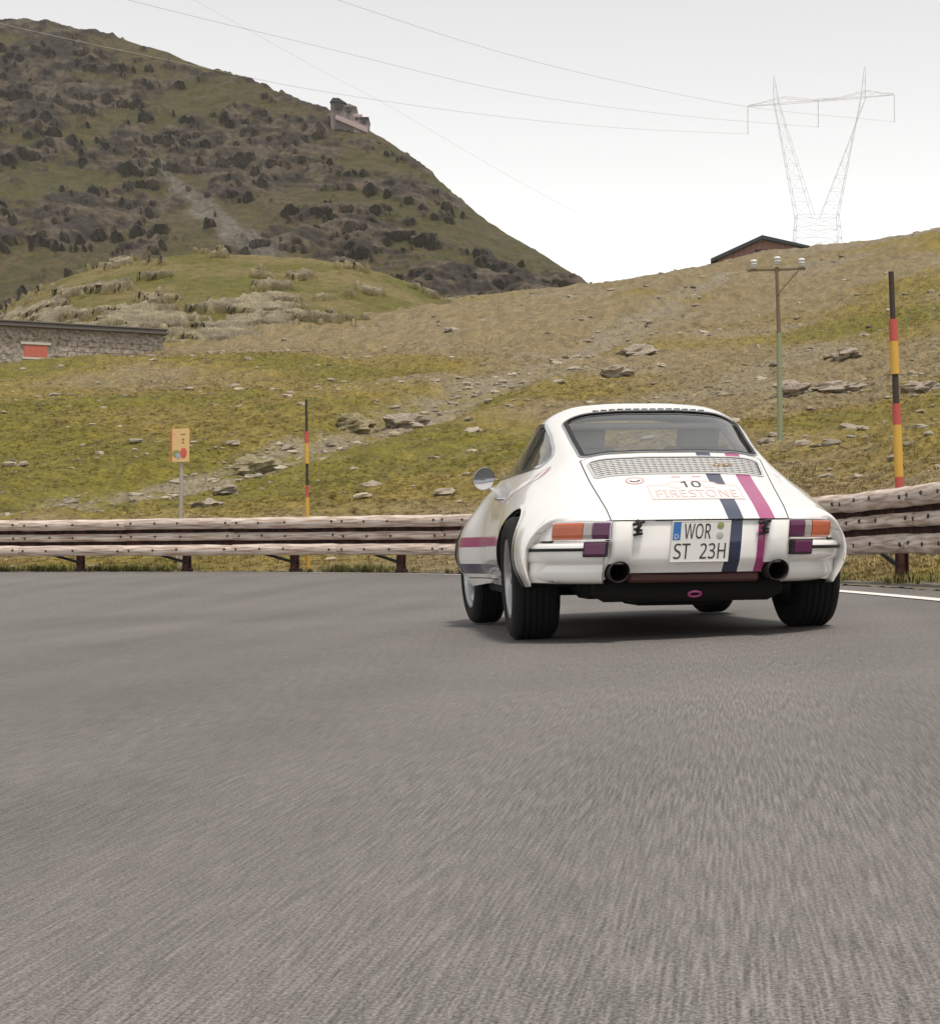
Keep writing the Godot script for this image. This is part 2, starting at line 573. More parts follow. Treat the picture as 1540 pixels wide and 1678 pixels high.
func build_road() -> void:
	var b := Buf.new()
	var wob := noise(21, 0.9, 3)
	var pat := noise(22, 0.25, 3)
	var gx := 150
	var gz := 190
	for j in gz + 1:
		var d := -8.0 + 44.0 * pow(float(j) / gz, 1.25)
		for i in gx + 1:
			var x := lerpf(-34.0, 4.4, pow(float(i) / gx, 0.6))
			b.v.append(Vector3(x, road_h(x, d), -d))
			b.n.append(Vector3.UP)
	for j in gz:
		for i in gx:
			var a := j * (gx + 1) + i
			b.t.append_array([a, a + 1, a + gx + 2, a, a + gx + 2, a + gx + 1])
	var inner := func(p: Vector3) -> float:
		# the inner side of the bend, out of the picture to the left
		var q := Vector2(p.x + 17.5, p.z + 9.0)
		if q.y > 0.0: return q.x - 13.0
		return q.length() - 13.0 if q.x > 0 else -q.y - 13.0
	var edge := func(p: Vector3) -> float:
		var s := rail.get_closest_offset(Vector3(p.x, 0, p.z))
		var c := rail.sample_baked(s)
		var q := on_rail(s, 1.0)
		var inw := Vector3(q.x - c.x, 0, q.z - c.z)
		return (Vector3(p.x, 0, p.z) - c).dot(inw) - lerpf(0.14, 0.42, side_amount(s)) - 0.07 * wob.get_noise_1d(s)
	var road := b.clip(edge).clip(inner)
	road.uv = PackedVector2Array()
	road.c = PackedColorArray()
	var ca := cos(deg_to_rad(8.0))
	var sa := sin(deg_to_rad(8.0))
	for i in road.v.size():
		var p: Vector3 = road.v[i]
		road.n[i] = Vector3(-0.03, 1, 0).normalized()
		road.uv.append(Vector2((p.x * ca + p.z * sa) / 1.7, (p.z * ca - p.x * sa) / 1.7))
		var g := 0.252 + 0.05 * pat.get_noise_2d(p.x, p.z) + 0.05 * pat.get_noise_2d((p.x * ca + p.z * sa) * 5.0, (p.z * ca - p.x * sa) * 0.25)
		road.c.append(Color(g, g * 0.955, g * 0.925))
	var o := put("road", road.mesh(), M.asphalt)
	tag(o, "grey asphalt mountain road sweeping left round the bend", "", "", "structure")
	# painted edge line
	var ln := Buf.new()
	var lrows := []
	var sl := 14.0
	while sl < rail_len - 15.0:
		var off := lerpf(0.42, 0.98, side_amount(sl))
		var w := lerpf(0.10, 0.13, side_amount(sl))
		var row := PackedVector3Array()
		for k in 2:
			var p := on_rail(sl, off + w * k)
			p.y += 0.006
			row.append(p)
		lrows.append(row)
		sl += 0.4
	ln.sheet(lrows)
	o = put("edge_line", ln.mesh(), M.road_paint)
	tag(o, "white painted line along the outer road edge", "", "", "structure")
	# gravel strip between asphalt and guardrail
	var gr := Buf.new()
	var grows := []
	var rg := noise(23, 1.7, 3)
	var sg := 14.0
	while sg < rail_len - 15.0:
		var row := PackedVector3Array()
		for k in 7:
			var p := on_rail(sg, lerpf(0.22, 0.50, side_amount(sg)) - 0.15 * k)
			p.y += 0.006 + 0.02 * rg.get_noise_2d(p.x * 4, p.z * 4)
			row.append(p)
		grows.append(row)
		sg += 0.15
	gr.sheet(grows)
	for i in gr.v.size():
		var k := 0.5 + 0.5 * rg.get_noise_2d(gr.v[i].x * 3.0, gr.v[i].z * 3.0)
		gr.c.append(Color(0.19, 0.17, 0.145).lerp(Color(0.10, 0.085, 0.045), k))
	o = put("road_shoulder", gr.mesh(), M.gravel)
	tag(o, "gritty shoulder between the asphalt and the guardrail", "", "", "structure")
	# grass verge inside the bend and the land behind the camera
	var vb := Buf.new()
	var vn := noise(24, 0.15, 4)
	for j in 61:
		for i in 81:
			var x := lerpf(-90.0, 60.0, i / 80.0)
			var z := lerpf(-24.0, 60.0, j / 60.0)
			vb.v.append(Vector3(x, -0.55 + 0.1 * vn.get_noise_2d(x, z) + maxf(0, -10.0 - x) * 0.004, z))
			vb.n.append(Vector3.UP)
			var k := 0.5 + vn.get_noise_2d(x * 3, z * 3)
			vb.c.append(Color(0.13, 0.115, 0.04).lerp(Color(0.19, 0.16, 0.07), k))
	for j in 60:
		for i in 80:
			var a := j * 81 + i
			vb.t.append_array([a, a + 1, a + 82, a, a + 82, a + 81])
	o = put("ground", vb.mesh(), M.land)
	tag(o, "grassy ground beside and behind the road", "", "", "structure")

# ------------------------------------------------------------------ land
# meadow: for bearings (px) the distance and sight line (row) of seven knots from the rail to the crest and beyond
const TC := [-900.0, 0.0, 300.0, 700.0, 1000.0, 1250.0, 1400.0, 1540.0, 2400.0]
const TD := [[50.0, 75.0, 95.0, 120.0, 160.0, 300.0], [42.0, 55.0, 75.0, 92.0, 104.0, 180.0], [40.0, 53.0, 72.0, 97.0, 112.0, 190.0], [37.0, 50.0, 68.0, 95.0, 135.0, 220.0], [33.0, 47.0, 66.0, 92.0, 150.0, 240.0], [29.0, 44.0, 64.0, 90.0, 152.0, 240.0], [27.0, 42.0, 62.0, 88.0, 150.0, 240.0], [24.0, 38.0, 58.0, 84.0, 146.0, 240.0], [22.0, 36.0, 56.0, 80.0, 140.0, 240.0]]
const TR := [[860.0, 790.0, 700.0, 640.0, 610.0, 760.0], [852.0, 772.0, 660.0, 604.0, 588.0, 690.0], [852.0, 766.0, 658.0, 580.0, 554.0, 660.0], [852.0, 757.0, 652.0, 572.0, 497.0, 620.0], [850.0, 747.0, 642.0, 557.0, 459.0, 600.0], [848.0, 742.0, 632.0, 542.0, 419.0, 560.0], [838.0, 735.0, 620.0, 522.0, 400.0, 540.0], [822.0, 728.0, 608.0, 500.0, 375.0, 520.0], [790.0, 690.0, 560.0, 450.0, 330.0, 480.0]]

var n_bump := noise(61, 0.35, 4)
var n_roll := noise(62, 0.05, 3)
var n_tone := noise(63, 0.045, 4)
var n_speck := noise(64, 0.9, 3)
var n_band := noise(65, 0.03, 3)
const GULLY := [[-40.0, 43.0], [-11.8, 46.0], [-9.0, 52.0], [-5.04, 56.5], [-2.7, 62.0], [2.1, 80.0], [11.6, 112.0], [20.0, 135.0]]

func gully_dist(x: float, d: float) -> float:
	var best := 1e9
	var p := Vector2(x, d)
	for i in GULLY.size() - 1:
		var a := Vector2(GULLY[i][0], GULLY[i][1])
		var b := Vector2(GULLY[i + 1][0], GULLY[i + 1][1])
		best = minf(best, p.distance_to(Geometry2D.get_closest_point_to_segment(p, a, b)))
	return best

var prof_cache := {}
# knots of the land profile on one bearing: [distances, heights]
func land_profile(px: float) -> Array:
	var key := snappedf(px, 0.01)
	if prof_cache.has(key): return prof_cache[key]
	var u := (px - 770.0) / FPX
	var r0 := rail_distance(px)
	var base := road_h(u * r0, r0)
	var ds := [r0 - 1.2, r0 + 0.5, r0 + 2.0]
	var hs := [base - 0.06, base - 0.02, base + 0.12]
	for k in 6:
		var dd := 0.0
		var rr := 0.0
		var cd := []
		var cr := []
		for c in TC.size():
			cd.append(TD[c][k]); cr.append(TR[c][k])
		dd = maxf(smooth(TC, cd, px), ds[-1] + 2.0)
		rr = smooth(TC, cr, px)
		ds.append(dd)
		hs.append(EYE + (907.0 - rr) / FPX * dd)
	prof_cache[key] = [ds, hs]
	return prof_cache[key]

var rd_px := []
var rd_d := []
func rail_distance(px: float) -> float:
	if rd_px.is_empty():
		var s := 6.0
		var last := -1e9
		while s < rail_len:
			var p := rail.sample_baked(s)
			if p.z > -5.0: break
			var q := 770.0 + FPX * p.x / -p.z
			if q > last + 2.0:
				rd_px.append(q); rd_d.append(-p.z)
				last = q
			s += 0.2
	return table(rd_px, rd_d, px)

func land_h(px: float, d: float, prof: Array) -> float:
	var x := (px - 770.0) / FPX * d
	var h: float = smooth(prof[0], prof[1], d)
	var far := smoothstep(0.0, 12.0, d - prof[0][1])
	var g := gully_dist(x, d)
	h += far * (0.55 * n_roll.get_noise_2d(x, d) * minf(d / 60.0, 1.3) + 0.22 * n_bump.get_noise_2d(x, d) + 0.10 * n_speck.get_noise_2d(x, d))
	h -= 0.5 * (1.0 - smoothstep(0.8, 3.2, g)) * far
	return h

func land_at(x: float, d: float) -> float:
	var px := 770.0 + FPX * x / d
	return land_h(px, d, land_profile(px))

func land_color(x: float, d: float) -> Color:
	var green := Color(0.178, 0.152, 0.017)
	var olive := Color(0.238, 0.180, 0.038)
	var dry := Color(0.255, 0.196, 0.100)
	var tone := n_tone.get_noise_2d(x, d * 0.8)
	var band := n_band.get_noise_2d(x * 0.35 + d * 0.1, d * 2.2)
	var left := smoothstep(6.0, -22.0, x) * 0.45
	var k := clampf(0.52 + 0.22 * smoothstep(-10.0, 6.0, x) + 1.25 * tone + 0.8 * band - left + smoothstep(45.0, 120.0, d) * 0.42, 0.0, 1.0)
	var c := green.lerp(olive, smoothstep(0.0, 0.5, k)).lerp(dry, smoothstep(0.45, 1.0, k))
	var sp := n_speck.get_noise_2d(x * 1.3, d * 1.3)
	c = c * (1.0 + 0.42 * sp + 0.25 * n_bump.get_noise_2d(x * 2.0 + 50, d * 2.0))
	var g := gully_dist(x + 0.9 * n_bump.get_noise_2d(x * 0.5, d * 0.5), d + 1.4 * n_bump.get_noise_2d(x * 0.5 + 9, d * 0.5))
	var st := (1.0 - smoothstep(0.6, 2.0, g)) * smoothstep(-0.55, 0.1, n_speck.get_noise_2d(x * 0.6 + 30, d * 0.6))
	# bare stony patches higher up
	st = maxf(st, smoothstep(0.16, 0.36, n_band.get_noise_2d(x * 1.8 + 200, d * 2.4) + 0.2 * sp) * 0.6 * smoothstep(40.0, 70.0, d) * smoothstep(-9.0, 4.0, x))
	c = c.lerp(Color(0.285, 0.24, 0.17) * (1.0 + 0.35 * sp), st * 0.9)
	c.a = 1.0
	return c

func bearings(fine: int) -> Array:
	var out := []
	for i in 30: out.append(lerpf(-6500.0, -900.0, pow(i / 30.0, 0.5)))
	for i in 160: out.append(lerpf(-900.0, -150.0, i / 160.0))
	for i in fine: out.append(lerpf(-150.0, 1690.0, float(i) / fine))
	for i in 160: out.append(lerpf(1690.0, 2500.0, i / 160.0))
	for i in 31: out.append(lerpf(2500.0, 7500.0, pow(i / 30.0, 2.0)))
	return out

func grid_mesh(b: Buf, w: int, h: int) -> ArrayMesh:
	# w points per row, h rows; normals by central differences
	b.n.resize(b.v.size())
	for j in h:
		for i in w:
			var a := b.v[j * w + mini(i + 1, w - 1)] - b.v[j * w + maxi(i - 1, 0)]
			var d := b.v[mini(j + 1, h - 1) * w + i] - b.v[maxi(j - 1, 0) * w + i]
			var nn := a.cross(d).normalized()
			b.n[j * w + i] = nn if nn.y >= 0 else -nn
	for j in h - 1:
		for i in w - 1:
			var a2 := j * w + i
			b.t.append_array([a2, a2 + w, a2 + w + 1, a2, a2 + w + 1, a2 + 1])
	return b.mesh()

func build_terrain() -> void:
	var bs := bearings(760)
	var rows := 330
	var b := Buf.new()
	var w := bs.size()
	var hts := PackedVector3Array()
	b.v.resize(w * rows)
	b.c.resize(w * rows)
	for i in w:
		var px: float = bs[i]
		var pr := land_profile(px)
		var d0: float = pr[0][0]
		var d1: float = pr[0][-1]
		for j in rows:
			var d := d0 * pow(d1 / d0, float(j) / (rows - 1))
			var x := (px - 770.0) / FPX * d
			b.v[j * w + i] = Vector3(x, land_h(px, d, pr), -d)
			b.c[j * w + i] = land_color(x, d)
	var o := put("hillside", grid_mesh(b, w, rows), M.land)
	tag(o, "grassy hillside rising behind the guardrail to a ridge", "", "", "structure")

func build_knoll() -> void:
	var cx := [-700.0, -200.0, 0.0, 60.0, 130.0, 200.0, 330.0, 450.0, 560.0, 650.0, 740.0, 830.0, 900.0]
	var cr := [600.0, 560.0, 508.0, 472.0, 446.0, 430.0, 415.0, 419.0, 430.0, 455.0, 492.0, 530.0, 580.0]
	var crag := noise(71, 0.16, 4, FastNoiseLite.TYPE_SIMPLEX_SMOOTH, true)
	var mask := noise(72, 0.05, 3)
	var small := noise(73, 0.6, 3)
	var slab := noise(74, 0.30, 3)
	var w := 520
	var rows := 170
	var b := Buf.new()
	for j in rows:
		var t := float(j) / (rows - 1) * 1.35
		for i in w:
			var px := lerpf(-700.0, 900.0, float(i) / (w - 1))
			var top := smooth(cx, cr, px)
			var d := lerpf(104.0, 138.0, t)
			var prof := pow(clampf(t, 0, 1), 0.62)
			var row := lerpf(612.0, top, prof)
			var h := EYE + (907.0 - row) / FPX * d
			if t > 1.0: h -= (t - 1.0) * (t - 1.0) * 60.0
			var x := (px - 770.0) / FPX * d
			# slabs of bedrock on the lower flank, turf between them
			var low := 1.0 - smoothstep(0.30, 0.70, t + 0.4 * mask.get_noise_2d(x, d) + (px - 250.0) * 0.0005)
			var bed := slab.get_noise_3d(x * 0.55, h * 1.5, d * 0.8)
			var sp := small.get_noise_2d(x * 1.5, d * 1.5 + h)
			var rock := smoothstep(-0.06, 0.10, bed + 0.25 * sp + lerpf(-0.40, 0.14, low))
			var q := crag.get_noise_3d(x * 0.5 + h * 0.5, h * 2.4 + x * 0.1, d * 0.9)
			h += rock * (0.28 + 0.38 * q + 0.2 * sp) + 0.12 * small.get_noise_2d(x, d)
			var dd := d - rock * 0.5
			b.v.append(Vector3(x, h, -dd))
			var c := Color(0.135, 0.122, 0.018).lerp(Color(0.20, 0.158, 0.055), smoothstep(-0.3, 0.35, mask.get_noise_2d(x * 2.5, d * 2.5 + 40)))
			c = c.lerp(Color(0.30, 0.26, 0.175).lerp(Color(0.20, 0.168, 0.118), smoothstep(-0.2, 0.25, slab.get_noise_3d(x * 0.9 + 60, h * 2.4, d))), rock * 0.95)
			c = c * (1.0 + 0.4 * sp)
			c.a = 1.0
			b.c.append(c)
	var o := put("rocky_knoll", grid_mesh(b, w, rows), M.land)
	tag(o, "rounded rocky knoll with grass on its top", "", "", "structure")

const MX := [-3500.0, -900.0, -200.0, 0.0, 60.0, 120.0, 180.0, 330.0, 440.0, 540.0, 610.0, 690.0, 760.0, 820.0, 880.0, 965.0, 1080.0, 1250.0]
const MR := [300.0, 80.0, 20.0, 31.0, 35.0, 42.0, 56.0, 104.0, 140.0, 177.0, 212.0, 266.0, 328.0, 372.0, 408.0, 462.0, 530.0, 620.0]
const MD := [800.0, 700.0, 650.0, 640.0, 636.0, 630.0, 625.0, 600.0, 580.0, 560.0, 545.0, 525.0, 505.0, 490.0, 470.0, 445.0, 420.0, 400.0]

func build_mountain() -> void:
	var crag := noise(81, 0.042, 6, FastNoiseLite.TYPE_SIMPLEX_SMOOTH, true)
	var mask := noise(82, 0.015, 5)
	var mid := noise(83, 0.07, 5)
	var small := noise(84, 0.22, 3)
	var wide := noise(85, 0.006, 3)
	var facet := noise(86, 0.05, 3, FastNoiseLite.TYPE_CELLULAR)
	facet.cellular_return_type = FastNoiseLite.RETURN_DISTANCE2_SUB
	var facet_small := noise(87, 0.15, 2, FastNoiseLite.TYPE_CELLULAR)
	facet_small.cellular_return_type = FastNoiseLite.RETURN_DISTANCE2_SUB
	var bs := []
	for i in 20: bs.append(lerpf(-3500.0, -1100.0, i / 20.0))
	for i in 240: bs.append(lerpf(-1100.0, -150.0, i / 240.0))
	for i in 720: bs.append(lerpf(-150.0, 1250.0, i / 719.0))
	var w := bs.size()
	var rows := 330
	var b := Buf.new()
	for j in rows:
		var t := float(j) / (rows - 1) * 1.12
		for i in w:
			var px: float = bs[i]
			var dc := smooth(MX, MD, px)
			var top := smooth(MX, MR, px)
			var d := lerpf(dc * 0.58, dc, t)
			var row := lerpf(640.0, top, pow(minf(t, 1.0), 0.88))
			var h := EYE + (907.0 - row) / FPX * d
			if t > 1.0: h -= pow((t - 1.0) / 0.12, 1.6) * 22.0
			var x := (px - 770.0) / FPX * d
			var m := mask.get_noise_2d(x, h * 1.4 + d * 0.4)
			var md := mid.get_noise_3d(x * 0.7, h * 1.5 + x * 0.25, d * 0.4)
			var sp := small.get_noise_3d(x * 0.6, h * 1.9, d * 0.5)
			var fl := facet_small.get_noise_3d(x * 0.7, h * 1.5 + x * 0.2, d * 0.4)
			var meadow := smoothstep(540.0, 720.0, px) * smoothstep(0.14, 0.35, t)
			# outcrops standing out of the turf, broken up at every size
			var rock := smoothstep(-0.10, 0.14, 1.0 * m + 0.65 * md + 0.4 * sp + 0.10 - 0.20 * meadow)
			var edge := smoothstep(1.0, 0.90, t) * 0.5 + 0.5
			var q := crag.get_noise_3d(x * 0.7 + h * 0.4, h * 1.6 + x * 0.3, d * 0.3)
			var dis := (rock * (3.0 + 5.0 * q + 4.5 * fl + 2.4 * sp) + 2.5 * md + 5.0 * wide.get_noise_2d(x, h)) * edge
			h += dis * 0.45
			d -= dis * 0.75
			b.v.append(Vector3(x, h, -d))
			var c := Color(0.060, 0.054, 0.007).lerp(Color(0.084, 0.064, 0.020), smoothstep(-0.3, 0.3, mid.get_noise_2d(x * 1.6 + 300, h * 2.4) + 0.6 * wide.get_noise_2d(x * 2, h * 3)))
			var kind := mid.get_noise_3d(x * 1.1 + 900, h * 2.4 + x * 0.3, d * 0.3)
			var rc := Color(0.108, 0.084, 0.058).lerp(Color(0.034, 0.025, 0.019), smoothstep(-0.16, 0.16, kind + 0.4 * sp))  # the dark rock tone also paints in crevice shade, spread by noise
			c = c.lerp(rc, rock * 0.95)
			# scree running down the gully on the left flank
			var sx := lerpf(245.0, 410.0, clampf((row - 250.0) / 150.0, 0, 1.4)) + 18.0 * md
			var sw := lerpf(6.0, 40.0, clampf((row - 235.0) / 170.0, 0, 1))
			var scree := (1.0 - smoothstep(sw * 0.6, sw * 1.2, absf(px - sx + 10 * sp))) * smoothstep(225.0, 260.0, row)
			c = c.lerp(Color(0.15, 0.132, 0.108), scree * 0.9)
			c = c * (1.0 + 0.35 * sp + 0.25 * small.get_noise_3d(x * 1.6 + 40, h * 4.0, d))
			c.a = 1.0
			b.c.append(c)
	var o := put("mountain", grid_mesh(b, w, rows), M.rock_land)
	tag(o, "steep craggy mountainside patched with grass and rock, dark specks painted for crevice shade", "", "", "structure")

# ------------------------------------------------------------------ ground cover
func lump(sd: int, flat := 0.6, rough := 0.28, nj := 5, ni := 9) -> Buf:
	# a weathered stone: a cut-up ball pushed in and out
	var nz := noise(sd, 0.9, 2 if ni < 10 else 4)
	var b := Buf.new()
	var rows := []
	for j in nj + 1:
		var la := lerpf(-PI / 2, PI / 2, float(j) / nj)
		var row := PackedVector3Array()
		for i in ni:
			var lo := TAU * i / ni
			var p := Vector3(cos(la) * cos(lo), sin(la), cos(la) * sin(lo))
			p *= 1.0 + rough * 2.0 * nz.get_noise_3dv(p * 1.1)
			row.append(Vector3(p.x, p.y * flat, p.z * 0.8))
		rows.append(row)
	for j in nj:
		for i in ni:
			var a: Vector3 = rows[j][i]
			var c: Vector3 = rows[j][(i + 1) % ni]
			var d: Vector3 = rows[j + 1][(i + 1) % ni]
			var e: Vector3 = rows[j + 1][i]
			if j == 0: b.face(Transform3D(), [a, d, e])
			elif j == nj - 1: b.face(Transform3D(), [a, c, d])
			else: b.face(Transform3D(), [a, c, d, e])
	return b

func scatter(called: String, label: String, category: String, mesh: Mesh, m: Material, xf: Array, cols: Array) -> void:
	var mm := MultiMesh.new()
	mm.transform_format = MultiMesh.TRANSFORM_3D
	mm.use_colors = true
	mm.mesh = mesh
	mm.instance_count = xf.size()
	for i in xf.size():
		mm.set_instance_transform(i, xf[i])
		mm.set_instance_color(i, cols[i])
	var o := MultiMeshInstance3D.new()
	o.name = called
	o.multimesh = mm
	o.material_override = m
	add_child(o)
	tag(o, label, category, "", "stuff")

func tuft(sd: int, blades: int, lean: float) -> Buf:
	var rng := RandomNumberGenerator.new()
	rng.seed = sd
	var b := Buf.new()
	for k in blades:
		var a := rng.randf() * TAU
		var dir := Vector3(cos(a), 0, sin(a))
		var s := Vector3(-dir.z, 0, dir.x) * rng.randf_range(0.016, 0.034)
		var base := dir * rng.randf_range(0.0, 0.3)
		var hgt := rng.randf_range(0.45, 1.0)
		var tip := base + dir * lean * rng.randf_range(0.3, 1.0) + Vector3(0, hgt, 0)
		var midp := base.lerp(tip, 0.55) + Vector3(0, 0.1, 0)
		b.quad(base - s, base + s, midp + s * 0.7, midp - s * 0.7)
		b.tri(midp - s * 0.7, midp + s * 0.7, tip)
	for i in b.n.size(): b.n[i] = (b.n[i] + Vector3.UP * 1.5).normalized() if b.n[i].y >= 0 else (-b.n[i] + Vector3.UP * 1.5).normalized()
	return b

func build_ground_cover() -> void:
	var rng := RandomNumberGenerator.new()
	rng.seed = 77
	# low alpine turf on the hillside
	var xf := []
	var cols := []
	for k in 140000:
		var px := rng.randf_range(-420.0, 2050.0)
		var pr := land_profile(snappedf(px, 4.0))
		var d0: float = pr[0][1]
		var d := d0 * pow(100.0 / d0, pow(rng.randf(), 0.8))
		var x := (px - 770.0) / FPX * d
		if n_band.get_noise_2d(x * 2.0, d * 2.0) + rng.randf_range(-0.5, 0.5) < -0.1: continue
		if gully_dist(x, d) < 1.4 and rng.randf() < 0.85: continue
		var sc := rng.randf_range(0.045, 0.11)
		var y := land_at(x, d)
		xf.append(Transform3D(Basis(Vector3.UP, rng.randf() * TAU).scaled(Vector3(sc * 1.8, sc * rng.randf_range(0.5, 1.0), sc * 1.8)), Vector3(x, y - 0.02, -d)))
		var c := land_color(x, d) * rng.randf_range(1.05, 1.7)
		c = c.lerp(Color(0.32, 0.255, 0.10), rng.randf() * 0.4)
		c.a = 1.0
		cols.append(c)
	scatter("hillside_turf", "low olive and straw coloured turf covering the hillside", "turf", tuft(5, 18, 0.8).mesh(), M.grass, xf, cols)
	# weeds along the foot of the guardrail
	xf = []
	cols = []
	var s := 16.0
	while s < rail_len - 18.0:
		var p := rail.sample_baked(s)
		var lush := smoothstep(-0.1, 0.3, n_band.get_noise_1d(s * 9.0) + 0.35 * smoothstep(-4.0, -8.5, p.x) - 0.08)
		for k in int(3 + 10 * lush):
			var q := on_rail(s + rng.randf() * 0.25, rng.randf_range(-1.3, lerpf(0.02, 0.2, lush)))
			var sc := rng.randf_range(0.04, 0.09) * (1.0 + 1.0 * lush)
			xf.append(Transform3D(Basis(Vector3.UP, rng.randf() * TAU).scaled(Vector3(sc * 1.2, sc, sc * 1.2)), q + Vector3(0, -0.01, 0)))
			var c := Color(0.12, 0.125, 0.025).lerp(Color(0.27, 0.22, 0.095), clampf(rng.randf() * 1.2 - lush * 0.6, 0, 1))
			cols.append(c)
		s += 0.12
	scatter("verge_grass", "grass and weeds along the foot of the guardrail", "grass", tuft(9, 20, 0.5).mesh(), M.grass, xf, cols)
	# stones too many to count
	var kinds := [lump(1), lump(2, 0.45), lump(3, 0.5, 0.35)]
	for v in 3:
		xf = []
		cols = []
		for k in 6700:
			var px := rng.randf_range(-420.0, 2050.0)
			var pr := land_profile(snappedf(px, 4.0))
			var d0: float = pr[0][1] + 0.8
			var d := d0 * pow(150.0 / d0, pow(rng.randf(), 0.75))
			var x := (px - 770.0) / FPX * d
			var g := gully_dist(x, d)
			var keep := 0.06 + 0.6 * (1.0 - smoothstep(0.6, 2.2, g)) + 0.2 * smoothstep(0.1, 0.35, n_band.get_noise_2d(x * 1.8 + 200, d * 2.4))
			if rng.randf() > keep: continue
			var sc := 0.03 + 0.17 * pow(rng.randf(), 5.0) + 0.04 * rng.randf()
			if d < 32.0: sc *= 0.65
			var bs := Basis.from_euler(Vector3(rng.randf_range(-0.3, 0.3), rng.randf() * TAU, rng.randf_range(-0.3, 0.3))).scaled(Vector3(sc * 1.4, sc, sc * 1.2))
			xf.append(Transform3D(bs, Vector3(x, land_at(x, d) + sc * 0.12, -d)))
			var c := Color(0.36, 0.315, 0.24).lerp(Color(0.25, 0.215, 0.165), rng.randf()) * rng.randf_range(0.75, 1.3)
			c.a = 1.0
			cols.append(c)
		scatter("scattered_stones_%03d" % v if v else "scattered_stones", "small %s stones strewn over the grassy hillside" % ["blocky", "flat", "jagged"][v], "stones", kinds[v].mesh(), M.stone, xf, cols)
	# boulders one can point to
	var rocks := [[340.0, 829.0, 44.0, 0.34, 0.42, "low pale boulder in the grass right of the yellow sign post"], [372.0, 808.0, 47.0, 0.42, 0.5, "rounded grey boulder up the slope from the pale one near the sign"],
		[738.0, 541.0, 108.0, 0.42, 0.35, "lone white rock high on the hillside below the saddle"], [585.0, 705.0, 60.0, 0.95, 0.5, "yellowish mossy boulder beside the stony gully above the left snow pole"],
		[430.0, 772.0, 52.0, 0.8, 0.55, "broad mossy boulder between the yellow sign and the left snow pole"], [1008.0, 612.0, 75.0, 0.6, 0.5, "pale rock on the hillside above the roof of the car"],
		[1300.0, 645.0, 60.0, 0.75, 0.5, "wide pale outcrop stone right of the utility pole"], [1372.0, 640.0, 61.0, 0.7, 0.45, "pale outcrop stone left of the tall right snow pole"],
		[668.0, 700.0, 62.0, 0.9, 0.42, "dark edged slab of rock in the stony gully left of the car"], [1050.0, 580.0, 84.0, 0.8, 0.45, "grey slab in the upper stony gully above the car"],
		[1388.0, 585.0, 74.0, 0.6, 0.5, "small pale rock up the slope left of the right snow pole"], [1510.0, 640.0, 55.0, 0.55, 0.5, "pale rock at the right edge of the hillside"]]
	for i in rocks.size():
		var r: Array = rocks[i]
		var p := spot(r[0], r[1], r[2])
		# walk along the bearing until the land meets the sight line
		var pr := land_profile(r[0])
		var d: float = pr[0][2]
		while d < 150.0 and land_h(r[0], d, pr) < EYE + (907.0 - r[1]) / FPX * d: d += 0.2
		p = spot(r[0], r[1], d)
		var o := put(numbered("boulder"), lump(40 + i, r[4] * 0.8, 0.42, 12, 20).mesh(), stone_tone(i), self, Transform3D(Basis(Vector3.UP, i * 1.7).scaled(Vector3(r[3], r[3], r[3])), p + Vector3(0, r[3] * 0.10, 0)))
		tag(o, r[5], "boulder", "boulders on the hillside")

func stone_tone(i: int) -> Material:
	var m: StandardMaterial3D = mat("boulder_%d" % i, [lin(0.42, 0.38, 0.32), lin(0.36, 0.32, 0.27), lin(0.6, 0.57, 0.52), lin(0.33, 0.29, 0.17), lin(0.34, 0.31, 0.19), lin(0.42, 0.37, 0.31)][mini(i, 5)], 0.9)
	m.uv1_triplanar = true
	m.uv1_scale = Vector3.ONE * 0.8
	m.albedo_texture = M.masonry.albedo_texture
	return m

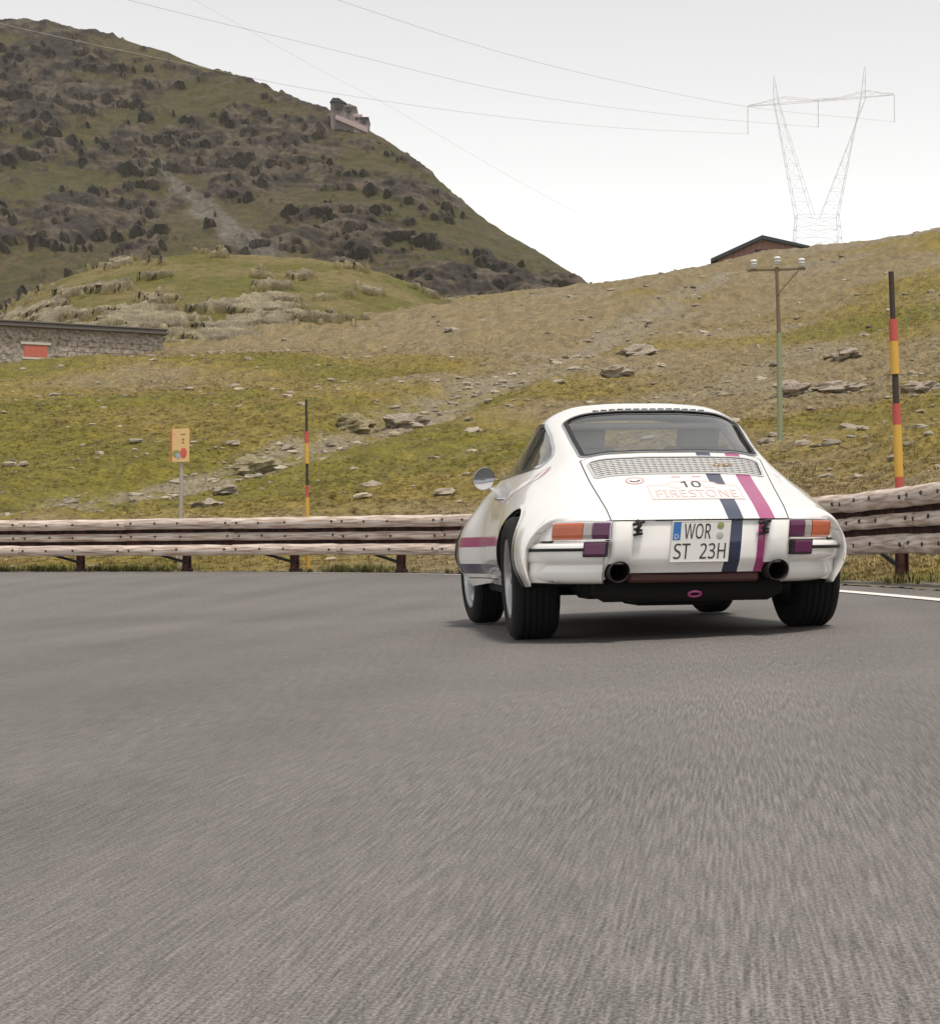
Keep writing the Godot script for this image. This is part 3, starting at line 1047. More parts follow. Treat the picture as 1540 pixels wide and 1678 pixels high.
# ------------------------------------------------------------------ guardrail
func build_guardrail() -> void:
	var gap := 2.06
	var root := thing("log_guardrail", "weathered three-log wooden guardrail on rusty steel posts along the road edge", "guardrail")
	var heights := [0.785, 0.575, 0.36]
	var rads := [0.092, 0.066, 0.090]
	# find where a post stands nearest to its bearing
	var s0 := 12.0
	var best := 0.0
	var s := 20.0
	var bd := 1e9
	while s < 60.0:
		var p := rail.sample_baked(s)
		var q := absf(770.0 + FPX * p.x / -p.z - 303.0)
		if p.z < -10.0 and q < bd:
			bd = q; best = s
		s += 0.05
	s0 = fposmod(best, gap) + gap * 10.0
	var log_mesh := []
	for r in 3:
		var vs := []
		for v in 3:
			var nz := noise(100 + r * 3 + v, 1.2, 3)
			var b := Buf.new()
			var pts := []
			var rad := []
			for k in 13:
				var x := lerpf(-0.5, 0.5, k / 12.0) * (gap - 0.014)
				pts.append(Vector3(x, 0.008 * nz.get_noise_1d(x * 1.5), 0.006 * nz.get_noise_1d(x * 1.5 + 40)))
				var e: float = 0.93 if (k == 0 or k == 12) else 1.0
				rad.append(rads[r] * e * (1.0 + 0.045 * nz.get_noise_1d(x * 2 + 9)))
			b.tube(pts, rad, 14)
			vs.append(b.mesh())
		log_mesh.append(vs)
	var bolt := Buf.new()
	bolt.lathe(Transform3D(Basis(Vector3.RIGHT, PI / 2), Vector3.ZERO), [Vector2(0.0, 0.014), Vector2(0.016, 0.012), Vector2(0.021, 0.004), Vector2(0.021, -0.01)], 10)
	var bolt_m := bolt.mesh()
	var post := Buf.new()
	post.box(Vector3(-0.055, -0.45, -0.012), Vector3(0.055, 0.80, 0.0))
	post.box(Vector3(-0.055, -0.45, -0.10), Vector3(0.055, 0.80, -0.088))
	post.box(Vector3(-0.006, -0.45, -0.088), Vector3(0.006, 0.80, -0.012))
	post.box(Vector3(-0.075, -0.45, -0.13), Vector3(0.075, 0.06, 0.012), 0.01)
	var post_m := post.mesh()
	var brace := Buf.new()
	brace.tube([Vector3(0, 0.16, -0.02), Vector3(-0.62, 0.31, -0.03)], [0.026], 6)
	var brace_m := brace.mesh()
	var beam := []
	for r in 2:
		var b2 := Buf.new()
		b2.box(Vector3(-gap / 2, -0.075, -0.03), Vector3(gap / 2, 0.075, 0.0), 0.006)
		beam.append(b2.mesh())
	var rng := RandomNumberGenerator.new()
	rng.seed = 5
	var k := 0
	s = s0
	while s < rail_len - 20.0:
		# a post at s, the logs running from half a gap before it to half a gap after it
		var a := rail.sample_baked(s - gap / 2)
		var b3 := rail.sample_baked(s + gap / 2)
		var foot := rail.sample_baked(s)
		var ya := road_h(a.x, -a.z)
		var yb := road_h(b3.x, -b3.z)
		foot.y = road_h(foot.x, -foot.z)
		var dir := (Vector3(b3.x, yb, b3.z) - Vector3(a.x, ya, a.z)).normalized()
		var sidew := dir.cross(Vector3.UP).normalized()
		if sidew.dot(Vector3(-6, 0, -12) - foot) < 0.0: sidew = -sidew
		var along := dir if Vector3.UP.cross(sidew).dot(dir) > 0 else -dir
		var bs := Basis(along, sidew.cross(along), sidew)
		var mid := Vector3((a.x + b3.x) / 2, (ya + yb) / 2, (a.z + b3.z) / 2)
		var lf := (Vector3(b3.x, 0, b3.z) - Vector3(a.x, 0, a.z)).length() / gap
		for r in 3:
			var back: float = [0.0, -0.035, 0.0][r]
			var lg := put("log", log_mesh[r][(k + r) % 3], M["log_wood_%d" % ((k * 2 + r) % 3)], root)
			var turn := Basis(Vector3.RIGHT, rng.randf_range(-0.5, 0.5))
			lg.transform = Transform3D(bs * Basis.from_scale(Vector3(lf, 1, 1)), mid + Vector3(0, heights[r] + rng.randf_range(-0.006, 0.006), 0) + sidew * (0.17 + back))
			for bx: float in [-0.90, -0.45, 0.02, 0.90]:
				put("bolt", bolt_m, M.bolt_steel, lg, Transform3D(Basis(), Vector3(bx + rng.randf_range(-0.03, 0.03), rng.randf_range(-0.01, 0.015), rads[r] - 0.004)))
		var pl := put("post", post_m, M.corten, root, Transform3D(Basis(bs.x, Vector3.UP, bs.z.slide(Vector3.UP).normalized()), foot))
		put("brace", brace_m, M.dark_steel, root, Transform3D(bs, foot))
		for r in 2:
			put("steel_beam", beam[r], M.corten, root, Transform3D(bs, mid + Vector3(0, [0.68, 0.468][r], 0) + sidew * 0.07))
		s += gap
		k += 1

# ------------------------------------------------------------------ roadside
func snow_pole(label: String, p: Vector3, bands: Array, rad: float, lean: Vector3) -> void:
	var o := thing("snow_pole", label, "snow pole", Transform3D(Basis(), p), "banded snow poles behind the guardrail")
	for b: Array in bands:
		var m := Buf.new()
		var r: float = rad * b[3]
		m.tube([lean * b[0] + Vector3(0, b[0], 0), lean * b[1] + Vector3(0, b[1], 0)], [r], 10)
		put(b[2], m.mesh(), M[{"red_band": "pole_red", "yellow_band": "pole_yellow", "dark_rod": "pole_dark"}[b[2]]], o)

func build_roadside() -> void:
	# tall pole on the right, just behind the rail
	var d := 17.25
	var x := (1479.0 - 770.0) / FPX * d
	snow_pole("tall red, yellow and dark banded snow pole behind the guardrail right of the car", Vector3(x, road_h(x, d) - 0.03, -d),
		[[-0.1, 0.06, "red_band", 1.0], [0.06, 0.85, "yellow_band", 1.0], [0.85, 1.03, "red_band", 1.0], [1.03, 1.52, "yellow_band", 1.0], [1.52, 1.72, "red_band", 0.96], [1.72, 2.0, "dark_rod", 0.72], [2.0, 2.31, "yellow_band", 1.0], [2.31, 2.52, "red_band", 0.96], [2.52, 2.97, "dark_rod", 0.62]], 0.041, Vector3(-0.034, 0, 0))
	d = 29.6
	x = (505.0 - 770.0) / FPX * d
	snow_pole("slim black, red and yellow banded snow pole behind the guardrail left of the car", Vector3(x, road_h(x, d) - 0.02, -d),
		[[-0.1, 0.9, "yellow_band", 1.0], [0.9, 1.22, "yellow_band", 1.0], [1.22, 1.42, "red_band", 0.9], [1.42, 1.77, "dark_rod", 0.7], [1.77, 2.10, "yellow_band", 1.0], [2.10, 2.29, "red_band", 1.0], [2.29, 2.81, "dark_rod", 0.62]], 0.034, Vector3(-0.012, 0, 0))
	# yellow notice on a post
	d = 31.2
	x = (296.0 - 770.0) / FPX * d
	var g := road_h(x, d)
	var o := thing("notice_sign", "small yellow notice board on a grey post behind the guardrail", "sign", Transform3D(Basis(Vector3.UP, deg_to_rad(-14)), Vector3(x, g, -d)))
	var m := Buf.new()
	m.tube([Vector3(-0.015, -0.15, 0), Vector3(0.03, 2.36, 0)], [0.035], 10)
	put("post", m.mesh(), M.post_grey, o)
	m = Buf.new()
	m.box(Vector3(-0.155, 1.86, 0.036), Vector3(0.175, 2.43, 0.056), 0.004)
	put("board", m.mesh(), M.sign_yellow, o)
	m = Buf.new()
	m.box(Vector3(-0.158, 1.87, 0.050), Vector3(-0.132, 2.425, 0.0575))
	put("red_edge", m.mesh(), M.sign_red, o)
	var pr := Buf.new()
	pr.box(Vector3(0.02, 2.325, 0.056), Vector3(0.11, 2.34, 0.0585))
	pr.box(Vector3(0.05, 2.23, 0.056), Vector3(0.085, 2.26, 0.0585))
	pr.box(Vector3(0.05, 2.18, 0.056), Vector3(0.085, 2.205, 0.0585))
	pr.box(Vector3(-0.10, 2.33, 0.056), Vector3(-0.085, 2.345, 0.0585))
	put("print", pr.mesh(), M.sign_print, o)
	var pa := Buf.new()
	pa.lathe(Transform3D(Basis(Vector3.RIGHT, PI / 2) * Basis.from_scale(Vector3(1, 1, 0.8)), Vector3(-0.05, 2.0, 0.0575)), [Vector2(0, 0.001), Vector2(0.085, 0.0005), Vector2(0.085, -0.001)], 12)
	put("green_picture", pa.mesh(), M.sign_green, o)
	pa = Buf.new()
	pa.lathe(Transform3D(Basis(Vector3.RIGHT, PI / 2) * Basis.from_scale(Vector3(1, 1, 1.5)), Vector3(0.075, 2.015, 0.0590)), [Vector2(0, 0.001), Vector2(0.06, 0.0005), Vector2(0.06, -0.001)], 12)
	put("red_picture", pa.mesh(), M.sign_red, o)
	pa = Buf.new()
	pa.lathe(Transform3D(Basis(Vector3.RIGHT, PI / 2), Vector3(-0.02, 1.965, 0.0600)), [Vector2(0, 0.001), Vector2(0.045, 0.0005), Vector2(0.045, -0.001)], 12)
	put("pale_picture", pa.mesh(), M.sign_blue, o)

# ------------------------------------------------------------------ buildings
func build_buildings() -> void:
	# long stone building low on the left
	var a := spot(-420.0, 907.0, 90.5)
	var b := spot(266.0, 907.0, 100.0)
	var dir := (b - a)
	dir.y = 0
	var ln := dir.length()
	dir = dir.normalized()
	var o := thing("stone_building", "long low stone building with flat dark roof edge beside the knoll", "building", Transform3D(Basis(dir, Vector3.UP, dir.cross(Vector3.UP)), Vector3(b.x, 0, b.z)))
	var top := EYE + (907.0 - 548.0) / FPX * 100.0
	var w := Buf.new()
	w.box(Vector3(-ln, 3.0, -7.0), Vector3(0, top, 0))
	put("wall", w.mesh(), M.masonry, o)
	# coursed blocks standing a little proud of the wall
	var rng := RandomNumberGenerator.new()
	rng.seed = 8
	var bm := []
	for v in 3:
		var q := Buf.new()
		q.box(Vector3(-0.5, -0.5, -0.04), Vector3(0.5, 0.5, 0.03), 0.02)
		bm.append(q.mesh())
	var tones := []
	for v in 4:
		var mm: StandardMaterial3D = M.masonry.duplicate()
		mm.albedo_color = [lin(0.47, 0.425, 0.375), lin(0.43, 0.39, 0.345), lin(0.50, 0.455, 0.41), lin(0.45, 0.40, 0.345)][v]
		tones.append(mm)
	var y := top - 0.28
	while y > 10.0:
		var x := -0.1 - rng.randf() * 0.5
		var hh := rng.randf_range(0.26, 0.36)
		while x > -11.6:
			var l := rng.randf_range(0.45, 1.0)
			var in_window: bool = x < -5.75 and x - l > -8.2 and y < top - 0.5
			var px_win: bool = (x - l < -6.0 and x > -7.9 and y < top - 0.52 and y > top - 1.75)
			if not px_win:
				put("block", bm[rng.randi() % 3], tones[rng.randi() % 4], o, Transform3D(Basis.from_scale(Vector3(l - 0.04, hh - 0.035, rng.randf_range(0.7, 1.5))), Vector3(x - l / 2, y - hh / 2, 0.0)))
			x -= l
		y -= hh
	# recess with a red shutter
	var wx := -6.95
	var sh := Buf.new()
	sh.box(Vector3(wx - 0.62, top - 1.55, -0.02), Vector3(wx + 0.62, top - 0.92, 0.035), 0.01)
	var sho := put("shutter", sh.mesh(), M.shutter_red, o)
	for q in 4:
		var bt := Buf.new()
		bt.box(Vector3(wx - 0.60 + q * 0.305, top - 1.53, 0.03), Vector3(wx - 0.60 + q * 0.305 + 0.28, top - 0.94, 0.05), 0.006)
		put("board", bt.mesh(), M.shutter_red, sho)
	var li := Buf.new()
	li.box(Vector3(wx - 0.80, top - 0.90, -0.02), Vector3(wx + 0.80, top - 0.76, 0.09), 0.01)
	put("lintel", li.mesh(), M.lintel, o)
	li = Buf.new()
	li.box(Vector3(wx - 0.72, top - 1.68, -0.02), Vector3(wx + 0.72, top - 1.57, 0.10), 0.01)
	put("sill", li.mesh(), M.lintel, o)
	var rf := Buf.new()
	rf.box(Vector3(-ln - 0.3, top, -7.3), Vector3(0.25, top + 0.11, 0.36), 0.02)
	var rfo := put("roof", rf.mesh(), M.slab_dark, o)
	rf = Buf.new()
	rf.box(Vector3(-ln - 0.3, top + 0.11, -7.3), Vector3(0.15, top + 0.22, 0.26), 0.02)
	put("fascia", rf.mesh(), M.slab_mid, rfo)
	rf = Buf.new()
	rf.box(Vector3(-ln - 0.3, top + 0.22, -7.3), Vector3(0.22, top + 0.31, 0.40), 0.02)
	put("roof_edge", rf.mesh(), M.slab_dark, rfo)

	# hut on the ridge
	var d := 153.0
	var c := spot(1250.0, 907.0, d)
	var ridge := EYE + (907.0 - 389.0) / FPX * d
	var k := d / FPX
	o = thing("ridge_hut", "reddish brown gabled hut with dark roof standing on the ridge", "hut", Transform3D(Basis(Vector3.UP, deg_to_rad(-8)), Vector3(c.x, 0, c.z)))
	var lx := -82.0 * k
	var rx := 72.0 * k
	var ly := ridge - 33.0 * k
	var ry := ridge - 16.0 * k
	var bottom := ridge - 4.5
	var hb := Buf.new()
	# gable wall with its body
	var gp := [Vector2(lx + 0.5, bottom), Vector2(lx + 0.5, ly + 0.05), Vector2(0, ridge - 0.12), Vector2(rx - 0.4, ry), Vector2(rx - 0.4, bottom)]
	prism(hb, gp, -9.0, 0.0)
	put("wall", hb.mesh(), M.hut_base, o)
	for q in 14:
		var x0 := lerpf(lx + 0.55, rx - 0.45, q / 14.0)
		var x1 := lerpf(lx + 0.55, rx - 0.45, (q + 1) / 14.0) - 0.03
		var y0 := ridge - 2.05
		var t0 := gable(x0, lx, rx, ly, ry, ridge) - 0.16
		var t1 := gable(x1, lx, rx, ly, ry, ridge) - 0.16
		if maxf(t0, t1) < y0 + 0.05: continue
		var pb := Buf.new()
		prism(pb, [Vector2(x0, y0), Vector2(x0, maxf(t0, y0 + 0.02)), Vector2(x1, maxf(t1, y0 + 0.02)), Vector2(x1, y0)], 0.0, 0.05 + 0.01 * (q % 2))
		put("board", pb.mesh(), M.hut_boards, o)
	var vent := Buf.new()
	vent.box(Vector3(-0.6, ridge - 1.15, 0.05), Vector3(0.5, ridge - 0.95, 0.10), 0.01)
	put("vent", vent.mesh(), M.hut_roof, o)
	var ro := Buf.new()
	prism(ro, [Vector2(lx - 0.1, ly - 0.32), Vector2(lx - 0.1, ly + 0.0), Vector2(0, ridge + 0.20), Vector2(0, ridge - 0.12)], -9.6, 0.55)
	var roo := put("roof", ro.mesh(), M.hut_roof, o)
	ro = Buf.new()
	prism(ro, [Vector2(0, ridge - 0.12), Vector2(0, ridge + 0.20), Vector2(rx + 0.25, ry + 0.02), Vector2(rx + 0.25, ry - 0.20)], -9.6, 0.55)
	put("roof_slope", ro.mesh(), M.hut_roof, roo)

	# old building high on the mountain shoulder
	d = 548.0
	k = d / FPX
	c = spot(572.0, 907.0, d)
	o = thing("summit_building", "ruined stone hut stepping down the mountain skyline", "building", Transform3D(Basis(), Vector3(c.x, 0, c.z + 4.0)))
	var hy := func(row: float) -> float: return EYE + (907.0 - row) / FPX * (d - 4.0)
	var blocks := [[-30.0, -6.0, 195.0, 163.0, "tower", "far_wall"], [-10.0, 12.0, 200.0, 170.0, "wing", "far_wall"], [8.0, 22.0, 205.0, 184.0, "annex", "far_pink"], [18.0, 32.0, 225.0, 192.0, "lower_block", "far_wall"]]
	for q: Array in blocks:
		var bb := Buf.new()
		bb.box(Vector3(q[0] * k, hy.call(q[2] + 40.0), -8.0 - q[0] * 0.03), Vector3(q[1] * k, hy.call(q[3]), 0.3 + q[0] * 0.02), 0.1)
		put(q[4], bb.mesh(), M[q[5]], o)
	var pk := Buf.new()
	prism(pk, [Vector2(-31 * k, hy.call(164.0)), Vector2(-26 * k, hy.call(157.0)), Vector2(-16 * k, hy.call(157.5)), Vector2(-3 * k, hy.call(166.0))], -8.0, 0.6)
	put("roof", pk.mesh(), M.far_dark, o)
	pk = Buf.new()
	prism(pk, [Vector2(-8 * k, hy.call(172.0)), Vector2(0 * k, hy.call(166.5)), Vector2(13 * k, hy.call(172.0))], -8.0, 0.6)
	put("roof", pk.mesh(), M.slab_mid, o)
	pk = Buf.new()
	pk.box(Vector3(17 * k, hy.call(193.0), -8.0), Vector3(33 * k, hy.call(189.5), 1.2), 0.05)
	put("roof", pk.mesh(), M.far_dark, o)
	for q: Array in [[-22.0, -12.0, 176.0, 167.0], [-3.0, 4.0, 181.0, 175.0], [22.0, 29.0, 200.0, 195.0], [10.0, 16.0, 194.0, 189.0]]:
		pk = Buf.new()
		pk.box(Vector3(q[0] * k, hy.call(q[2]), 0.2), Vector3(q[1] * k, hy.call(q[3]), 0.95), 0.04)
		put("window", pk.mesh(), M.far_dark, o)
	pk = Buf.new()
	prism(pk, [Vector2(-22 * k, hy.call(193.0)), Vector2(-20 * k, hy.call(186.0)), Vector2(31 * k, hy.call(207.0)), Vector2(31 * k, hy.call(216.0))], -4.0, 1.6)
	put("retaining_wall", pk.mesh(), M.far_pink, o)

func gable(x: float, lx: float, rx: float, ly: float, ry: float, ridge: float) -> float:
	return lerpf(ly, ridge, (x - lx) / -lx) if x < 0 else lerpf(ridge, ry, x / rx)

func prism(b: Buf, pts: Array, z0: float, z1: float) -> void:
	var n := pts.size()
	var cen := Vector2.ZERO
	for p: Vector2 in pts: cen += p / n
	for z: float in [z0, z1]:
		for i in n:
			var p: Vector2 = pts[i]
			var q: Vector2 = pts[(i + 1) % n]
			var a := Vector3(cen.x, cen.y, z)
			var e := Vector3(p.x, p.y, z)
			var f := Vector3(q.x, q.y, z)
			if ((e - a).cross(f - a).z > 0) == (z == z1): b.tri(a, e, f)
			else: b.tri(a, f, e)
	for i in n:
		var p2: Vector2 = pts[i]
		var q2: Vector2 = pts[(i + 1) % n]
		b.quad(Vector3(p2.x, p2.y, z0), Vector3(q2.x, q2.y, z0), Vector3(q2.x, q2.y, z1), Vector3(p2.x, p2.y, z1))
		var k := b.n.size()
		var outw := Vector3((p2.x + q2.x) / 2 - cen.x, (p2.y + q2.y) / 2 - cen.y, 0)
		if b.n[k - 1].dot(outw) < 0:
			for e2 in 6: b.n[k - 1 - e2] = -b.n[k - 1 - e2]

# ------------------------------------------------------------------ power lines
func strut(b: Buf, p: Vector3, q: Vector3, r: float) -> void:
	b.tube([p, q], [r * 0.38], 4, false)

func build_power_line() -> void:
	# utility pole on the meadow
	var px := 1277.0
	var pr := land_profile(px)
	var d := 44.5
	var k := d / FPX
	var f := d / 72.0
	var x := (px - 770.0) * k
	var g := land_at(x, d)
	var o := thing("utility_pole", "slim utility pole with three white insulators on the hillside behind the car", "utility pole", Transform3D(Basis(), Vector3(x, g, -d)))
	var topy := EYE + (907.0 - 436.0) * k - g
	var splity := EYE + (907.0 - 545.0) * k - g
	var b := Buf.new()
	b.tube([Vector3(0.02, -0.4, 0), Vector3(0, splity, 0)], [0.115 * f, 0.10 * f], 12)
	put("lower_pole", b.mesh(), M.pole_green, o)
	b = Buf.new()
	b.tube([Vector3(0, splity, 0), Vector3(-0.05, topy, 0)], [0.085 * f, 0.065 * f], 12)
	put("upper_pole", b.mesh(), M.pole_wood, o)
	b = Buf.new()
	b.bar(Transform3D(Basis(Vector3(0, 0, 1), 0.03), Vector3(-0.05, topy - 0.06, 0)), Vector3(1.15, 0.05, 0.05) * f, 0.01)
	put("crossarm", b.mesh(), M.pole_wood, o)
	b = Buf.new()
	b.tube([Vector3(-0.04, topy - 1.1 * f, 0.05), Vector3(0.75 * f, topy - 0.10, 0.05)], [0.02], 6)
	put("brace", b.mesh(), M.pole_wood, o)
	for ix: float in [-0.98, -0.05, 0.90]:
		var ins := Buf.new()
		var base := topy - 0.02 + ix * 0.03 * f + (0.06 if absf(ix) < 0.2 else 0.0)
		ins.lathe(Transform3D(Basis().scaled(Vector3.ONE * f), Vector3(ix * f, base, 0)), [Vector2(0.03, -0.04), Vector2(0.03, 0.02), Vector2(0.15, 0.04), Vector2(0.10, 0.09), Vector2(0.06, 0.11), Vector2(0.17, 0.14), Vector2(0.11, 0.20), Vector2(0.06, 0.22), Vector2(0.15, 0.25), Vector2(0.12, 0.33), Vector2(0.0, 0.36)], 14)
		put("insulator", ins.mesh(), M.porcelain, o)

	# lattice pylon beyond the ridge
	d = 280.0
	k = d / FPX
	var c := spot(1340.0, 907.0, d)
	var up := func(row: float) -> float: return EYE + (907.0 - row) * k
	o = thing("lattice_pylon", "tall V-shaped lattice power pylon standing beyond the ridge", "pylon", Transform3D(Basis(Vector3.UP, deg_to_rad(-3)), Vector3(c.x, 0, c.z)))
	for leg in 2:
		var lb := Buf.new()
		var x_top := (-66.0 if leg == 0 else 76.0) * k
		var y_top: float = up.call(120.0) if leg == 0 else up.call(106.0)
		var y_arm: float = up.call(160.0)
		var x_bot := (-6.0 if leg == 0 else 6.0) * k
		var out_bot := (-34.0 if leg == 0 else 34.0) * k
		var y_bot: float = up.call(352.0)
		# four corner rails per leg, narrow at the arm, spreading downwards
		var n := 9
		var prev := []
		for i in n + 1:
			var t := float(i) / n
			var yy := lerpf(y_arm, y_bot, t)
			var xa := lerpf(x_top - 0.35, out_bot, t)
			var xb := lerpf(x_top + 0.35, x_bot, t)
			var w := lerpf(0.35, 1.6, t)
			var cur := [Vector3(xa, yy, -w), Vector3(xb, yy, -w), Vector3(xb, yy, w), Vector3(xa, yy, w)]
			for q in 4:
				if i > 0:
					strut(lb, prev[q], cur[q], 0.075)
					strut(lb, prev[q], cur[(q + 1) % 4], 0.04)
				if i > 0: strut(lb, cur[q], cur[(q + 1) % 4], 0.045)
			prev = cur
		# peak above the arm
		for q in 4:
			var ang := PI / 4 + q * PI / 2
			var foot := Vector3(x_top + cos(ang) * 0.5, y_arm, sin(ang) * 0.5)
			var tip := Vector3(x_top + (-0.3 if leg == 0 else 0.3) + cos(ang) * 0.12, y_top, sin(ang) * 0.12)
			strut(lb, foot, tip, 0.055)
			var ang2 := PI / 4 + (q + 1) * PI / 2
			for e in 3:
				strut(lb, foot.lerp(tip, e / 3.0), Vector3(x_top + cos(ang2) * 0.5, y_arm, sin(ang2) * 0.5).lerp(tip, (e + 1) / 3.0), 0.035)
		put("leg", lb.mesh(), M.galvanised, o)
	var wb := Buf.new()
	var n2 := 4
	var pv := []
	for i in n2 + 1:
		var t := float(i) / n2
		var yy: float = lerpf(up.call(352.0), up.call(430.0), t)
		var hw := lerpf(34.0, 40.0, t) * k
		var cur := [Vector3(-hw, yy, -1.6 - t), Vector3(hw, yy, -1.6 - t), Vector3(hw, yy, 1.6 + t), Vector3(-hw, yy, 1.6 + t)]
		for q in 4:
			if i > 0:
				strut(wb, pv[q], cur[q], 0.09)
				strut(wb, pv[q], cur[(q + 1) % 4], 0.055)
				strut(wb, pv[(q + 1) % 4], cur[q], 0.055)
			strut(wb, cur[q], cur[(q + 1) % 4], 0.07)
		pv = cur
	put("tower_base", wb.mesh(), M.galvanised, o)
	var ab := Buf.new()
	var tl := Vector3(-112 * k, up.call(167.0), 0)
	var tr := Vector3(127 * k, up.call(151.0), 0)
	var seg := 16
	for i in seg:
		for zz: float in [-0.5, 0.5]:
			var t0 := float(i) / seg
			var t1 := float(i + 1) / seg
			var p0 := tl.lerp(tr, t0) + Vector3(0, -0.2, zz * minf(1, 4 * minf(t0, 1 - t0)))
			var p1 := tl.lerp(tr, t1) + Vector3(0, -0.2, zz * minf(1, 4 * minf(t1, 1 - t1)))
			var h0 := arm_top(t0) * k
			var h1 := arm_top(t1) * k
			strut(ab, p0, p1, 0.10)
			strut(ab, p0 + Vector3(0, h0, 0), p1 + Vector3(0, h1, 0), 0.07)
			strut(ab, p0, p1 + Vector3(0, h1, 0), 0.035)
			strut(ab, p0 + Vector3(0, h0, 0), p1, 0.035)
	put("crossarm", ab.mesh(), M.galvanised, o)
	var ends := []
	for e: Array in [[-112.0, 168.0, 215.0], [3.0, 160.0, 205.0], [127.0, 152.0, 198.0]]:
		var ib := Buf.new()
		var prof := []
		var y0: float = up.call(e[1])
		var y1: float = up.call(e[2])
		for q in 19:
			prof.append(Vector2(0.03 if q % 2 == 0 else 0.10, lerpf(y0, y1, q / 18.0)))
		ib.lathe(Transform3D(Basis(), Vector3(e[0] * k, 0, 0)), prof, 8)
		put("insulator_string", ib.mesh(), M.galvanised, o)
		ends.append(o.transform * Vector3(e[0] * k, y1, 0))
	# conductors running off to the upper left
	var lines := [[[1228.0, 215.0, 280.0], [1000.0, 205.0, 245.0], [760.0, 180.0, 214.0], [500.0, 141.0, 188.0], [330.0, 106.0, 174.0], [0.0, 34.0, 152.0], [-400.0, -70.0, 130.0]],
		[[1343.0, 205.0, 280.0], [1100.0, 184.0, 243.0], [830.0, 145.0, 210.0], [500.0, 66.0, 180.0], [230.0, 0.0, 160.0], [-200.0, -115.0, 135.0]],
		[[1467.0, 198.0, 280.0], [1220.0, 170.0, 240.0], [1000.0, 126.0, 212.0], [800.0, 75.0, 190.0], [570.0, 0.0, 170.0], [200.0, -130.0, 142.0]],
		[[1260.0, 500.0, 380.0], [1010.0, 378.0, 330.0], [860.0, 300.0, 300.0], [640.0, 172.0, 262.0], [520.0, 108.0, 244.0], [330.0, 2.0, 222.0], [100.0, -130.0, 200.0]]]
	var names := ["lowest of the pale power lines, reaching the pylon's left arm", "middle pale power line, reaching the centre of the pylon", "upper right pale power line, reaching the pylon's right arm", "thin steep power line sinking past the mountain building"]
	for i in lines.size():
		var L: Array = lines[i]
		var cur := Curve3D.new()
		for q in L.size():
			var p := spot(L[q][0], L[q][1], L[q][2])
			if i < 3 and q == 0: p = ends[i]
			var a := spot(L[maxi(q - 1, 0)][0], L[maxi(q - 1, 0)][1], L[maxi(q - 1, 0)][2])
			var e := spot(L[mini(q + 1, L.size() - 1)][0], L[mini(q + 1, L.size() - 1)][1], L[mini(q + 1, L.size() - 1)][2])
			var tg := (e - a).normalized()
			cur.add_point(p, -tg * p.distance_to(a) / 3.0, tg * p.distance_to(e) / 3.0)
		cur.bake_interval = 2.0
		var wbuf := Buf.new()
		var pts := []
		for p in cur.get_baked_points(): pts.append(p)
		wbuf.tube(pts, [0.018 if i < 3 else 0.012], 5)
		var wo := put(numbered("power_line"), wbuf.mesh(), M.wire)
		tag(wo, names[i], "power line", "overhead power lines")

# ------------------------------------------------------------------ car
# Own axes of the car: x right, y up from the road, z rearwards from the rear axle.
const PLAN := [[0.0, 0.815], [0.22, 0.808], [0.40, 0.785], [0.52, 0.740], [0.59, 0.690], [0.648, 0.620], [0.695, 0.535], [0.735, 0.43], [0.765, 0.33]]
var bx := Transform3D()
var deck_grid := []

func herm(P: Array, subs: Array, mirror := false) -> Array:
	# smooth curve through 3D points, chord length parameters
	var t := [0.0]
	for i in range(1, P.size()): t.append(t[i - 1] + maxf((P[i] - P[i - 1]).length(), 1e-4))
	var m := []
	for i in P.size():
		if i == 0:
			if mirror:
				var q: Vector3 = P[1] - P[0]
				m.append(Vector3(q.x, 0, 0) / t[1])
			else: m.append((P[1] - P[0]) / (t[1] - t[0]))
		elif i == P.size() - 1: m.append((P[i] - P[i - 1]) / (t[i] - t[i - 1]))
		else:
			var h0: float = t[i] - t[i - 1]
			var h1: float = t[i + 1] - t[i]
			m.append(((P[i] - P[i - 1]) / h0 * h1 + (P[i + 1] - P[i]) / h1 * h0) / (h0 + h1))
	var out := []
	for i in P.size() - 1:
		var h: float = t[i + 1] - t[i]
		for k in subs[i]:
			var u: float = float(k) / subs[i]
			var u2 := u * u
			var u3 := u2 * u
			out.append((2 * u3 - 3 * u2 + 1) * P[i] + (u3 - 2 * u2 + u) * h * m[i] + (3 * u2 - 2 * u3) * P[i + 1] + (u3 - u2) * h * m[i + 1])
	out.append(P[-1])
	return out

func sd_poly(p: Vector2, v: Array) -> float:
	var d := p.distance_squared_to(v[0])
	var s := 1.0
	var n := v.size()
	var j := n - 1
	for i in n:
		var e: Vector2 = v[j] - v[i]
		var w: Vector2 = p - v[i]
		var b := w - e * clampf(w.dot(e) / e.dot(e), 0.0, 1.0)
		d = minf(d, b.length_squared())
		var c1: bool = p.y >= v[i].y
		var c2: bool = p.y < v[j].y
		var c3: bool = e.x * w.y > e.y * w.x
		if (c1 and c2 and c3) or (not c1 and not c2 and not c3): s = -s
		j = i
	return s * sqrt(d)

func deck_line(x: float) -> PackedVector2Array:
	var out := PackedVector2Array()
	for row: Array in deck_grid:
		for c in range(1, row.size()):
			if row[c].x >= x or c == row.size() - 1:
				var a: Vector3 = row[c - 1]
				var b: Vector3 = row[c]
				var w := clampf((x - a.x) / maxf(b.x - a.x, 1e-5), 0, 1)
				out.append(Vector2(lerpf(a.z, b.z, w), lerpf(a.y, b.y, w)))
				break
	return out

